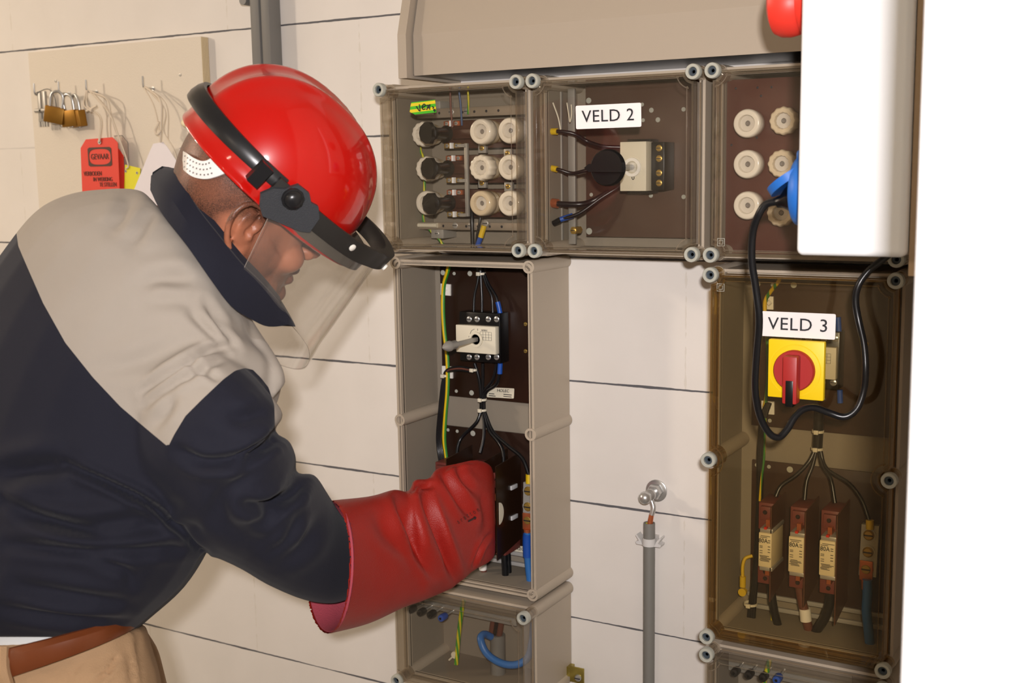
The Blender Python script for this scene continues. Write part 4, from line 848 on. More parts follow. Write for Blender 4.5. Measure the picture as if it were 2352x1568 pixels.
fans = [[(1872, 1032), (1858, 1060), (1830, 1090), (1795, 1115), (1782, 1140)], [(1875, 1034), (1866, 1070), (1853, 1105), (1848, 1148)], [(1880, 1034), (1890, 1070), (1908, 1100), (1918, 1155)], [(1884, 1032), (1898, 1075), (1950, 1110), (1980, 1150), (1996, 1195)]]
for i, px in enumerate(fans):
    pw('black_wire', nm[i] + ' of the four black wires fanning out to the fuse bases in the amber enclosure', [(u, v, -0.034 - 0.026 * k / (len(px) - 1)) for k, (u, v) in enumerate(px)], 0.0030, BLKW, GE)
yF = -0.080
FX = [((1740, 1776), (1140, 1342), (1742, 1772, 1222, 1300)), ((1813, 1854), (1150, 1352), (1811, 1846, 1231, 1312)), ((1884, 1926), (1158, 1365), (1882, 1918, 1240, 1320))]
for i, ((u0, u1), (v0, v1), (f0, f1, g0, g1)) in enumerate(FX):
    nn = ('left', 'middle', 'right')[i]
    x0_ = at(u0, 1200, -0.076).x; x1_ = at(u1, 1200, -0.076).x; zt = at(u0, v0 + 14, -0.076).z; zb = at(u0, v1 - 4, -0.073).z
    fuse_switch(0, (x0_, x1_, zt, zb), i, 'amber enclosure', nn, True)
    fx0 = at(f0, 1260, -0.100).x; fx1 = at(f1, 1260, -0.100).x; fz1 = at(f0, g0, -0.100).z; fz0 = at(f0, g1, -0.100).z
    t = thing('knife_fuse', nn + ' cream 80A knife fuse in the amber enclosure', 'fuse', ((fx0 + fx1) / 2, -0.1, fz0), 'knife fuses in the amber enclosure')
    b = M(); b.box(fx0, fx1, -0.100, -0.045, fz0, fz1, 0.0012); b.obj('fuse_body', mat('fuse_cream', (224, 208, 168), 0.5), t)
    b = M(); b.box(fx0 + 0.001, fx1 + 0.001, -0.098, -0.043, fz1, fz1 + 0.006, 0.001); b.box(fx0 + 0.001, fx1 + 0.001, -0.098, -0.043, fz0 - 0.006, fz0, 0.001); b.obj('end_plate', STEEL, t)
    xm = (fx0 + fx1) / 2; b = M(); b.box(xm - 0.003, xm + 0.003, -0.088, -0.050, fz1 + 0.005, fz1 + 0.016); b.box(xm - 0.003, xm + 0.003, -0.088, -0.050, fz0 - 0.016, fz0 - 0.005); b.obj('knife_blade', COPPER, t)
    b = M(); b.box(xm - 0.002, xm + 0.002, -0.1002, -0.094, fz1 + 0.0055, fz1 + 0.0085); b.obj('indicator', mat('red_indicator', (210, 40, 20), 0.4), t)
    wd = fx1 - fx0
    text('80A', 0.0088, (fx0 + wd * 0.36, -0.1004, fz1 - 0.0115), RX, UZ, INK, 'lettering', t, sx=0.9)
    b = M(); random.seed(i)
    for r_, zz_ in enumerate([0.004, 0.0062, 0.019, 0.021, 0.026, 0.029, 0.033, 0.0345, 0.036, 0.0375, 0.039, 0.0405]):
        if fz1 - zz_ < fz0 + 0.002: continue
        a_ = 0.08 + 0.1 * random.random(); l_ = 0.45 + 0.35 * random.random()
        if r_ in (2, 3, 4, 5): a_, l_ = (0.1, 0.22)
        b.box(fx0 + wd * a_, fx0 + wd * (a_ + l_), -0.1006, -0.1001, fz1 - zz_ - 0.0005, fz1 - zz_ + 0.0003)
    for zz_ in (0.010, 0.013, 0.019, 0.023, 0.027): b.box(fx0 + wd * 0.72, fx0 + wd * 0.9, -0.1006, -0.1001, fz1 - zz_ - 0.0006, fz1 - zz_ + 0.0004)
    b.obj('fine_print', mat('print_grey', (90, 84, 74), 0.6), t)
    bx_ = x1_ + 0.0035
    tt = barrier(bx_, zt + 0.006, zb - (0.03 if i == 2 else 0.012), -0.098, -0.03, nn + ' thin brown barrier sheet right of a knife fuse in the amber enclosure', mat('barrier_thin', (84, 50, 34), 0.35))
terminal_bar([(1979, 1203), (2019, 1208), (2012, 1326), (1972, 1320)], -0.062, [(1996, 1228), (1994, 1267), (1990, 1306)], 'grey neutral terminal bar with brass screws in the amber enclosure', (1998, 1206))
pw('neutral_cable', 'thick blue cable leaving the terminal bar in the amber enclosure', [(1992, 1330, -0.066), (1992, 1370, -0.066), (1990, 1400, -0.066), (1994, 1440, -0.066), (1998, 1482, -0.066)], 0.0068, BLUEL, cat='cable')
GC = 'thick cables at the bottom of the amber enclosure'
pw('black_cable', 'left thick black cable under the left knife fuse', [(1770, 1335, -0.06), (1773, 1370, -0.06), (1780, 1410, -0.06), (1791, 1450, -0.055)], 0.0062, BLKW, GC, cat='cable')
pw('brown_cable', 'thick brown cable under the middle knife fuse with a white marker', [(1836, 1345, -0.06), (1842, 1380, -0.06), (1851, 1415, -0.06), (1860, 1458, -0.055)], 0.0068, BRNW, GC, cat='cable')
pw('black_cable', 'right thick black cable curving under the right knife fuse', [(1908, 1358, -0.06), (1906, 1385, -0.06), (1893, 1420, -0.06), (1866, 1460, -0.055)], 0.0072, BLKW, GC, cat='cable')
p = at(1850, 1411, -0.060); b = M(); b.cyl(p + Vector((-0.001, 0, 0.009)), p - Vector((-0.001, 0, 0.009)), 0.0082); mk = b.obj('cable_marker', WHITE, None, 'white marker sleeve on the thick brown cable in the amber enclosure', 'cable marker')
pw('earth_wire', 'green and yellow wire end beside the left thick cable in the amber enclosure', [(1776, 1405, -0.045), (1777, 1430, -0.045), (1779, 1450, -0.045)], 0.0042, GYW)
# VELD 3 sticker, yellow and red rotary handle on the lid
st, o_, ux_, uy_, w1, h1 = sticker([(1750, 714), (1919, 720), (1918, 780), (1748, 770)], -FD - 0.0012, LABEL, EE, label='white VELD 3 sticker')
text('VELD 3', 0.0235, o_ + Vector((0, -0.0008, 0)), ux_, uy_, INK, 'lettering', EE, spacing=1.06, sx=1.04)
P = [at(u, v, -FD - 0.010) for u, v in ((1765, 779), (1894, 785), (1892, 920), (1763, 912))]; o_ = (P[0] + P[2]) / 2
b = M(); b.box(P[0].x, P[1].x, -FD - 0.010, -FD - 0.0003, (P[2].z + P[3].z) / 2, (P[0].z + P[1].z) / 2, 0.0015); yp_ = b.obj('handle_plate', YELH, EE, 'square yellow back plate')
c = at(1824, 851, -FD - 0.013)
b = M(); b.lathe([(0.0345, 0), (0.0345, 0.0008), (0.0333, 0.0008), (0.0333, 0.0)], (c.x, -FD - 0.0098, c.z), (0, -1, 0), 44, cap0=False, cap1=False); b.obj('raised_ring', YELH, yp_)
b = M(); b.lathe([(0.0270, 0), (0.0270, 0.006), (0.0255, 0.008), (0.0, 0.008)], (c.x, -FD - 0.0098, c.z), (0, -1, 0), 44, cap1=False); hd = b.obj('rotary_handle', REDH, EE, 'red rotary handle')
yg = -FD - 0.017; b = M()
b.box(c.x - 0.0095, c.x + 0.0095, yg - 0.017, yg + 0.001, c.z - 0.041, c.z + 0.0215, 0.0022); b.obj('grip', REDH, hd)
b = M(); b.box(c.x - 0.0050, c.x + 0.0050, yg - 0.0176, yg - 0.001, c.z - 0.0445, c.z - 0.010, 0.0008); b.obj('lock_slide', BLACK, hd, 'black slide in the grip')

# ------------------------------------------------------------------ low enclosures: terminal posts and cables
def low_contents(pts, y, side):
    for i, (u, v) in enumerate(pts):
        p = at(u, v, y); m = BLUE if i == 3 else BLACK
        t = thing('terminal_post', ('leftmost black', 'second black', 'third black', 'blue')[i] + ' terminal post in the low enclosure ' + side, 'terminal', p, 'terminal posts in the low enclosures')
        b = M(); d = Vector((0, 1, 0)); b.lathe([(0.002, -0.001), (0.0055, 0), (0.0062, 0.003), (0.0062, 0.013), (0.005, 0.016)], p, d, 14); b.obj('knob', m, t)
        b = M(); b.lathe([(0.0022, 0), (0.0022, 0.022), (0.0038, 0.022), (0.0038, 0.026)], p + d * 0.015, d, 10); b.obj('stud', METAL, t)
        b = M(); b.lathe([(0.0022, -0.0012), (0.0001, -0.0012)], p, d, 10); b.obj('post_tip', METAL, t)
low_contents([(941, 1402), (963, 1408), (986, 1413), (1012, 1420)], -0.115, 'under the red glove')
low_contents([(1686, 1546), (1718, 1552), (1751, 1558), (1783, 1562)], -0.115, 'at the bottom edge')
for dx, nmx in ((0, 'under the red glove'), (2 * U, 'at the bottom edge')):
    t = thing('terminal_strip', 'grey strip carrying the posts in the low enclosure ' + nmx, 'strip', (0.1 + dx, -0.07, -0.60), 'post strips')
    b = M(); b.box(0.02 + dx, 0.20 + dx, -0.076, -0.072, -0.605, -0.575, 0.0008); b.obj('strip', mat('strip_grey', (150, 146, 138), 0.45), t)
pw('earth_wire', 'green and yellow wire hanging in the low enclosure under the red glove', [(1066, 1378, -0.11), (1061, 1400, -0.10), (1054, 1455, -0.09), (1048, 1525, -0.09)], 0.0038, GYW)
p = at(1045, 1503, -0.09); b = M(); b.lathe([(0.006, -0.003), (0.006, 0.003)], p, (0, 1, 0), 14); b.tube([p, p + Vector((-0.012, 0, -0.012))], 0.0016, 6); b.obj('cable_tie', WHITED, None, 'pale cable tie on the green and yellow wire under the red glove', 'cable tie')
pw('neutral_cable', 'light blue cable looping in the low enclosure under the red glove', [(1128, 1462, -0.07), (1112, 1456, -0.085), (1104, 1468, -0.10), (1118, 1500, -0.105), (1150, 1522, -0.105), (1185, 1526, -0.10), (1212, 1510, -0.09), (1222, 1475, -0.075), (1226, 1430, -0.06)], 0.0062, BLUEL, cat='cable')
b = M(); p = at(1140, 1500, -0.05); b.cyl((p.x, -0.045, -0.715), (p.x, -0.045, -0.64), 0.013); b.obj('conduit_stub', PIPE, None, 'grey conduit stub coming up in the low enclosure under the red glove', 'conduit')
for i, (du, c_) in enumerate(((-10, BRNW), (0, BLKW), (8, BRNW))):
    pw('cable', ('left brown', 'middle black', 'right brown')[i] + ' thick cable entering the grey conduit stub under the red glove', [(1150 + du * 1.4, 1372, -0.055), (1146 + du, 1410, -0.05), (1140 + du, 1450, -0.047), (1138 + du * 0.5, 1470, -0.046)], 0.0055, c_, 'cables entering the conduit stub', cat='cable')
pw('earth_wire', 'green and yellow wire in the low enclosure at the bottom edge', [(1770, 1508, -0.10), (1764, 1530, -0.10), (1755, 1566, -0.10)], 0.0038, GYW)
for i, (du, c_) in enumerate(((-14, BLKW), (2, BLKW), (16, BLUE), (30, BRNW))):
    pw('cable', ('left black', 'right black', 'blue', 'brown')[i] + ' thick cable in the low enclosure at the bottom edge', [(1840 + du, 1505, -0.06), (1842 + du, 1540, -0.055), (1850 + du, 1585, -0.05)], 0.0058, c_, 'cables in the bottom low enclosure', cat='cable')
# yellow zinc bracket at the lower right corner of the low enclosure
p = at(1327, 1549, -0.018); t = thing('fixing_bracket', 'yellow zinc fixing bracket with a bolt at the corner of the low enclosure', 'bracket', p)
b = M(); b.box(p.x - 0.014, p.x + 0.012, -0.020, -0.017, p.z - 0.014, p.z + 0.013, 0.0008, mx=None); b.box(p.x - 0.028, p.x - 0.013, -0.019, -0.003, p.z - 0.006, p.z + 0.010); b.obj('bracket_plate', mat('yellow_zinc', (170, 155, 80), 0.35, 0.9), t)
screw_head((p.x + 0.002, -0.020, p.z - 0.004), 0.006, METAL, t, h=0.004)

# ------------------------------------------------------------------ earthing stud, lug, conduit
c = at(1507, 1127, -0.003); t = thing('earthing_stud', 'steel earthing ball stud with washer and hexagonal nut on the wall between the enclosures', 'stud', (c.x, 0, c.z))
b = M(); b.lathe([(0.0175, 0), (0.0175, 0.0022), (0.016, 0.003), (0.0, 0.003)], (c.x, -0.0005, c.z), (0, -1, 0), 30); b.obj('washer', METAL, t)
b = M(); b.lathe([(0.0125, 0), (0.0125, 0.010), (0.011, 0.0125)], (c.x, -0.0035, c.z), (0, -1, 0), 6); b.obj('hexagonal_nut', METAL, t)
b = M(); b.lathe([(0.0065, 0), (0.0065, 0.010), (0.009, 0.011), (0.009, 0.016), (0.0055, 0.020), (0.0055, 0.028)], (c.x, -0.014, c.z), (0, -1, 0), 20); b.ball((c.x, -0.047, c.z), 0.0100, 20, 12); b.obj('ball_stud', METAL, t)
cx = at(1491, 1300, -0.022).x; zt = at(1491, 1200, -0.022).z
t = thing('cable_lug', 'crimped lug with bare copper strands between the stud and the grey conduit', 'cable lug', (cx, -0.02, zt))
b = M(); b.tube([(c.x - 0.002, -0.018, c.z - 0.010), (cx + 0.006, -0.020, c.z - 0.022), (cx + 0.004, -0.022, zt + 0.013)], 0.0042, 10); b.obj('crimp', METAL, t)
b = M(); b.tube([(cx + 0.004, -0.022, zt + 0.015), (cx + 0.002, -0.022, zt + 0.004), (cx + 0.001, -0.022, zt - 0.004)], (0.0038, 0.0048), 9); b.obj('strands', COPPER, t)
b = M(); b.cyl((cx, -0.022, zt - 0.001), (cx, -0.022, zt - 0.02), 0.0062); b.obj('insulation', GYW, t)
t = thing('conduit', 'grey vertical conduit pipe on the wall under the earthing stud', 'pipe', (cx, -0.022, FLOOR))
b = M(); b.lathe([(0.0074, 0.012), (0.0074, 0.0), (0.0090, 0.0), (0.0092, 0.002), (0.0092, zt - FLOOR)], (cx, -0.022, zt), (0, 0, -1), 26, cap0=False, cap1=False); b.obj('pipe', PIPE, t)
zc = at(1490, 1242, -0.02).z; b = M(); b.lathe([(0.0094, -0.006), (0.0108, -0.006), (0.0108, 0.006), (0.0094, 0.006)], (cx, -0.022, zc), (0, 0, 1), 20, cap0=False, cap1=False)
for s_ in (-1, 1):
    b.prism([(s_ * 0.010, -0.006), (s_ * 0.013, 0.002), (s_ * 0.020, 0.010), (s_ * 0.0215, 0.008), (s_ * 0.016, 0.000), (s_ * 0.0215, -0.002), (s_ * 0.020, -0.006)], (cx, -0.026, zc), RX, UZ, (0, 0.016, 0))
b.box(cx - 0.008, cx + 0.008, -0.014, 0, zc - 0.006, zc + 0.006); t2 = thing('conduit_clip', 'white plastic clip holding the grey conduit', 'clip', (cx, 0, zc)); b.obj('clip_body', mat('clip_white', (205, 203, 200), 0.4), t2)

# ------------------------------------------------------------------ socket box on the right, near the camera
GW_ = mat('socket_box_white', (236, 239, 242), 0.35)
bx_l = at(1833, 300, -0.42).x; bx_r = at(2088, 300, -0.42).x; bz = at(1950, 589, -0.42).z
t = thing('socket_box', 'white socket box with blue and red industrial sockets on its left side', 'socket box', ((bx_l + bx_r) / 2, -0.3, bz))
bx_m = at(1963, 300, -0.42).x
b = M(); b.box(bx_l, bx_r, -0.42, -0.19, bz, 0.55, 0.007, 8); b.obj('shell', GW_, t, ang=5)
b = M(); b.box(bx_m - 0.0003, bx_m + 0.0003, -0.4202, -0.41, bz + 0.008, 0.542); b.obj('seam', mat('seam', (205, 210, 214), 0.5), t)
CB = mat('cee_blue', (34, 104, 190), 0.42); CBD = mat('cee_blue_dark', (26, 78, 160), 0.45); CRD = mat('cee_red', (232, 58, 44), 0.42)
sc = at(1812, 440, -0.36); sx_ = bx_l; zc = sc.z; yc_ = -0.345
b = M(); b.lathe([(0.0405, -0.002), (0.0405, 0.012), (0.0375, 0.020), (0.0345, 0.022), (0.0345, 0.010)], (sx_, yc_, zc), (-1, 0, 0), 40, cap0=False, cap1=False)
b.lathe([(0.0345, 0.010), (0.020, 0.010), (0.0, 0.010)], (sx_, yc_, zc), (-1, 0, 0), 30, cap0=False, cap1=False); bs = b.obj('blue_socket', CB, t, 'blue three pin industrial socket')
b = M(); b.box(sx_ - 0.018, sx_ + 0.001, yc_ - 0.020, yc_ + 0.020, zc + 0.030, zc + 0.046, 0.004); b.obj('hinge', CB, bs)
b = M(); b.cyl((sx_ - 0.008, yc_ - 0.0200, zc + 0.038), (sx_ - 0.008, yc_ - 0.0215, zc + 0.038), 0.0048, n=16); b.obj('hinge_screw', METAL, bs)
dd = Vector((-0.83, 0, -0.56)).normalized(); h0 = Vector((sx_ - 0.008, yc_, zc + 0.032)); nn_ = Vector((0.56, 0, -0.83)).normalized()
b = M(); R_ = 0.034; cc_ = h0 + dd * 0.026 + nn_ * 0.0
b.prism([(R_ * 0.85 * math.cos(a), R_ * math.sin(a)) for a in [2 * PI * k / 28 for k in range(28)]], cc_, dd, (0, 1, 0), nn_ * 0.009); b.obj('spring_lid', CB, bs, 'blue spring lid resting on the plug')
b = M(); b.lathe([(0.0345, 0.009), (0.0345, 0.0095), (0.0225, 0.0095), (0.0225, 0.045), (0.018, 0.060), (0.009, 0.068)], (sx_ - 0.002 + 0.008, yc_, zc - 0.004), (-1, 0, 0), 30, cap0=False)
plug = thing('plug', 'black plug pushed into the blue socket under the open blue lid', 'plug', (sx_ - 0.03, yc_, zc)); b2 = M(); b2.lathe([(0.019, 0.0), (0.019, 0.014), (0.0145, 0.022), (0.0075, 0.030), (0.006, 0.036)], (sx_ - 0.009, yc_, zc - 0.004), Vector((-1, 0, -0.25)).normalized(), 26); b2.obj('plug_body', BLACK, plug); b.b.free()
zr = at(1800, 20, -0.36).z + 0.006
b = M(); b.lathe([(0.040, -0.002), (0.040, 0.012), (0.037, 0.018), (0.033, 0.018)], (sx_, yc_, zr + 0.004), (-1, 0, 0), 36); b.obj('red_socket', CRD, t, 'red industrial socket')
tr = thing('red_plug', 'red rounded industrial plug in the socket box at the top edge', 'plug', (sx_ - 0.03, yc_, zr)); b = M()
b.lathe([(0.032, 0.010), (0.0315, 0.016), (0.034, 0.022), (0.0355, 0.030), (0.0350, 0.040), (0.0315, 0.047), (0.022, 0.0515), (0.0, 0.053)], (sx_ - 0.002, yc_, zr), (-1, 0, 0), 36); b.obj('plug_shell', CRD, tr)
b = M(); b.box(bx_r + 0.001, pe.x + 0.002, -0.405, -0.20, bz - 0.02, 0.6, 0.001); b.obj('mounting_board', mat('board_beige', (186, 160, 128), 0.6), t, 'beige mounting board between box and wall')
# black flexible cable from the blue socket
cs = Vector((sx_ - 0.009 - 0.032, yc_, zc - 0.012))
cp_ = [(1762, 468, -0.345), (1742, 494, -0.345), (1729, 535, -0.34), (1727, 600, -0.335), (1736, 660, -0.33), (1744, 735, -0.325), (1738, 820, -0.315), (1735, 890, -0.305), (1744, 950, -0.29), (1765, 992, -0.275), (1788, 1004, -0.265), (1808, 986, -0.255), (1825, 958, -0.245), (1845, 940, -0.235), (1870, 936, -0.225), (1905, 948, -0.215), (1940, 957, -0.21), (1968, 938, -0.205), (1984, 895, -0.20), (1988, 845, -0.20), (1984, 790, -0.195), (1972, 735, -0.19), (1965, 690, -0.19), (1972, 655, -0.19), (1995, 622, -0.185), (2030, 594, -0.180), (2060, 570, -0.175)]
wire('power_cable', 'black flexible cable hanging in a loop from the blue socket', [cs + Vector((0.006, 0, 0.001))] + [at(u, v, y) for u, v, y in cp_], 0.0044, mat('rubber_black', (18, 19, 22), 0.28), 'cable', n=14)
# ------------------------------------------------------------------ the person: soft bodies are lofted, fused and then creased
def pxof(P):
    d = P - np.array(CAM); w = d @ np.array(CF); return 1176 + FPX * (d @ np.array(CR)) / w, 784 - FPX * (d @ np.array(CU)) / w, w
def ring(T, B, dn, df, ns=(0, 0), fs=(0, 0), n=28, e=2.0):
    """cross-section through a top and a bottom outline point, dn towards and df away from the lens"""
    T3, B3 = aw(*T), aw(*B); C = (T3 + B3) / 2; wC = (T[2] + B[2]) / 2; uc, vc = (T[0] + B[0]) / 2, (T[1] + B[1]) / 2
    N3 = aw(uc + ns[0], vc + ns[1], wC - dn); F3 = aw(uc + fs[0], vc + fs[1], wC + df); out = []
    for k in range(n):
        a = 2 * PI * k / n; c, s = math.cos(a), math.sin(a); q = (abs(c) ** e + abs(s) ** e) ** (-1 / e); c *= q; s *= q
        out.append(C + (T3 - C) * c + ((N3 - C) * s if s > 0 else (F3 - C) * -s))
    return out
def densify(rings, sub=4):
    out = []; n = len(rings[0])
    cols = [smooth_path([r[k] for r in rings], sub) for k in range(n)]
    return [[cols[k][i] for k in range(n)] for i in range(len(cols[0]))]
def loft(m, rings, sub=4): m.grid(densify(rings, sub), True, True, True)
def capsule(m, pts, radii, n=16, sub=4):
    P = smooth_path(pts, sub) if len(pts) > 2 else [Vector(p) for p in pts]
    k = len(P); R_ = np.interp(np.linspace(0, 1, k), np.linspace(0, 1, len(radii)), radii); rings = []; a = None
    for i, p in enumerate(P):
        t = (P[min(i + 1, k - 1)] - P[max(i - 1, 0)]).normalized(); a = t.orthogonal().normalized() if a is None else (a - t * a.dot(t)).normalized(); b = t.cross(a)
        rings.append([p + (a * math.cos(2 * PI * j / n) + b * math.sin(2 * PI * j / n)) * R_[i] for j in range(n)])
        if i == 0: d0, a0, b0 = t.copy(), a.copy(), b.copy()
    pre = [[P[0] - d0 * R_[0] * math.sin(q) + (a0 * math.cos(2 * PI * j / n) + b0 * math.sin(2 * PI * j / n)) * R_[0] * math.cos(q) for j in range(n)] for q in (1.3, 0.9, 0.45)]
    post = [[P[-1] + t * R_[-1] * math.sin(q) + (a * math.cos(2 * PI * j / n) + b * math.sin(2 * PI * j / n)) * R_[-1] * math.cos(q) for j in range(n)] for q in (0.45, 0.9, 1.3)]
    m.grid(pre + rings + post, True, True, True)
def fuse_mesh(m, voxel, smooth_it=6, sf=0.5):
    """union of the closed pieces of m as one skin (voxel remesh), as numpy arrays"""
    bmesh.ops.recalc_face_normals(m.b, faces=m.b.faces); me = bpy.data.meshes.new('tmp'); m.b.to_mesh(me); m.b.free()
    o = bpy.data.objects.new('tmp', me); COL.objects.link(o)
    r = o.modifiers.new('r', 'REMESH'); r.mode = 'VOXEL'; r.voxel_size = voxel; r.use_smooth_shade = True
    s = o.modifiers.new('s', 'SMOOTH'); s.iterations = smooth_it; s.factor = sf
    dg = bpy.context.evaluated_depsgraph_get(); out = bpy.data.meshes.new_from_object(o.evaluated_get(dg))
    bpy.data.objects.remove(o); bpy.data.meshes.remove(me); return out
def arr(me):
    co = np.empty(len(me.vertices) * 3); me.vertices.foreach_get('co', co); no = np.empty(len(me.vertices) * 3); me.vertices.foreach_get('normal', no)
    return co.reshape(-1, 3), no.reshape(-1, 3)
def seg_dist(u, v, path):
    """unsigned distance in survey pixels to a polyline, and the run along it 0..1"""
    best = np.full(u.shape, 1e9); run = np.zeros(u.shape); side = np.zeros(u.shape); L_ = [0]
    for a, b in zip(path[:-1], path[1:]): L_.append(L_[-1] + math.hypot(b[0] - a[0], b[1] - a[1]))
    for i, (a, b) in enumerate(zip(path[:-1], path[1:])):
        dx, dy = b[0] - a[0], b[1] - a[1]; l2 = dx * dx + dy * dy; t = np.clip(((u - a[0]) * dx + (v - a[1]) * dy) / l2, 0, 1)
        d = np.hypot(u - a[0] - t * dx, v - a[1] - t * dy); m_ = d < best
        best = np.where(m_, d, best); run = np.where(m_, (L_[i] + t * math.sqrt(l2)) / L_[-1], run); side = np.where(m_, np.sign(dx * (v - a[1]) - dy * (u - a[0])), side)
    return best, run, side
def smooth_px(path, sub=5):
    return [(p.x, p.y) for p in smooth_path([Vector((a, b, 0)) for a, b in path], sub)]
def crease(co, no, folds, near_only=True):
    """press folds into the cloth: every fold is a survey-pixel path, depth in metres, half width in pixels"""
    u, v, w = pxof(co); facing = -(no @ np.array(CF)); d_all = np.zeros(len(co))
    for path, amp, sig in folds:
        path = smooth_px(path); d, run, side = seg_dist(u, v, path); fade = np.sin(np.clip(run, 0.0, 1.0) * PI * 0.94 + 0.1) ** 0.6
        fade = np.nan_to_num(fade)
        g = 1.55 * (-np.exp(-(d / sig) ** 2)) + 1.5 * 0.45 * np.exp(-((d - 2.0 * sig) / (1.1 * sig)) ** 2)
        d_all += amp * g * fade
    k = np.clip(facing * 2.5, 0, 1) if near_only else 1
    return co + no * (d_all * k)[:, None]
def poly_sdf(u, v, poly):
    d, _, _ = seg_dist(u, v, poly + [poly[0]]); inside = np.zeros(u.shape, bool); n = len(poly)
    for i in range(n):
        x1, y1 = poly[i]; x2, y2 = poly[(i + 1) % n]
        c = ((y1 > v) != (y2 > v)); xi = (x2 - x1) * (v - y1) / ((y2 - y1) if y2 != y1 else 1e-9) + x1
        inside ^= c & (u < xi)
    return np.where(inside, d, -d)
def set_attr(me, name, vals):
    a = me.attributes.new(name, 'FLOAT', 'POINT'); a.data.foreach_set('value', vals.astype(np.float32))
def finish(me, co, name, mats, parent, label=None):
    off = np.array(WL[parent.name]) if parent else 0
    me.vertices.foreach_set('co', (co - off).ravel()); me.update()
    me.name = name; me.materials.clear()
    for m_ in mats: me.materials.append(m_)
    me.polygons.foreach_set('use_smooth', [True] * len(me.polygons))
    o = bpy.data.objects.new(name, me); COL.objects.link(o); o.parent = parent
    if parent: WL[o.name] = WL[parent.name]
    if label: o['label'] = label
    return o

hip = aw(110, 1500, 1.45)
person = thing('person', 'person in navy and grey work jacket and khaki trousers bending towards the open enclosure', 'person', (hip.x, hip.y, FLOOR))

# head frame and helmet frame, from the surveyed ear, nose and chin
HF = Vector((0.494, 0.808, -0.322)); HU = Vector((0.476, 0.059, 0.878)); HS = Vector((0.728, -0.587, -0.355)); HO = Vector((0.0964, -0.5715, 0.0906))
def hp(f, u, s): return HO + HF * f + HU * u + HS * s
KF = Vector((0.29276, 0.71011, -0.64034)); KU = Vector((0.639, 0.35289, 0.68348)); KS = Vector((0.71131, -0.60928, -0.35045)); KO = Vector((0.1238, -0.5472, 0.1255))
def kp(f, u, s): return KO + KF * f + KU * u + KS * s

# --- skin: head, neck, torso, arms, hands, legs in one continuous surface
def hand_mesh(m, wrist, fdir, pdir, sdir, s=1.0, curl=1.0, grow=0.0):
    """palm, four unequal fingers and a thumb from the side; fdir along the hand, pdir out of the palm, sdir to the thumb side"""
    wrist = Vector(wrist)
    def q(a, b, c): return wrist + fdir * (a * s) + sdir * (b * s) + pdir * (c * s)
    rr = []
    for a, hw, ht in ((-0.02, 0.028, 0.020), (0.01, 0.030, 0.019), (0.04, 0.038, 0.017), (0.07, 0.042, 0.016), (0.092, 0.041, 0.013)):
        rr.append([q(a, 0, 0) + sdir * ((hw + grow) * s * math.cos(t)) + pdir * ((ht + grow) * s * math.sin(t)) for t in [2 * PI * k / 20 for k in range(20)]])
    m.grid(rr, True, True, True)
    for i, (b, l1, r) in enumerate(((0.031, 0.044, 0.0092), (0.0105, 0.049, 0.0095), (-0.0105, 0.045, 0.0090), (-0.030, 0.036, 0.0080))):
        p0 = q(0.080, b, 0.0); a1 = 0.45 * curl; a2 = a1 + 1.05 * curl; a3 = a2 + 0.8 * curl; p = [p0]
        for a_, l_ in ((a1, l1), (a2, l1 * 0.62), (a3, l1 * 0.50)):
            p.append(p[-1] + (fdir * math.cos(a_) + pdir * math.sin(a_)) * (l_ * s))
        capsule(m, p, [(r + grow) * s, (r + grow) * s * 0.97, (r + grow) * s * 0.88, (r + grow) * s * 0.8], 12, 3)
    p = [q(0.015, 0.022, 0.006), q(0.045, 0.046, 0.014), q(0.072, 0.056, 0.030), q(0.092, 0.048, 0.046)]
    capsule(m, p, [(0.014 + grow) * s, (0.0125 + grow) * s, (0.0105 + grow) * s, (0.0095 + grow) * s], 12, 3)

b = M()
# head slices along the head's up axis: (u, f_front, f_back, half width)
sl = [(-0.118, 0.060, 0.010, 0.022), (-0.108, 0.082, -0.020, 0.036), (-0.094, 0.091, -0.040, 0.048), (-0.078, 0.090, -0.062, 0.057), (-0.060, 0.092, -0.066, 0.063), (-0.040, 0.094, -0.072, 0.068),
      (-0.020, 0.092, -0.076, 0.072), (0.000, 0.090, -0.080, 0.074), (0.020, 0.087, -0.083, 0.075), (0.045, 0.090, -0.084, 0.075), (0.070, 0.082, -0.080, 0.071), (0.095, 0.062, -0.068, 0.060), (0.112, 0.040, -0.056, 0.045), (0.121, 0.01, -0.03, 0.02)]
rr = []
for u, ff, fb, hw in sl:
    r_ = []
    for k in range(36):
        t = 2 * PI * k / 36; c, s = math.cos(t), math.sin(t); c2 = abs(c) ** 0.85 * (1 if c > 0 else -1); s2 = abs(s) ** 0.9 * (1 if s > 0 else -1)
        r_.append(hp((ff + fb) / 2 + (ff - fb) / 2 * c2, u, hw * s2))
    rr.append(r_)
b.grid(densify(rr, 3), True, True, True)
def blob(m, f, u, s, r):
    m2 = m; c = hp(f, u, s); n, mm = 16, 10; rings = []
    for i in range(1, mm):
        ph = PI * i / mm
        rings.append([c + HF * (r[0] * math.sin(ph) * math.cos(2 * PI * k / n)) + HS * (r[2] * math.sin(ph) * math.sin(2 * PI * k / n)) + HU * (r[1] * math.cos(ph)) for k in range(n)])
    m.grid(rings, True, True, True)
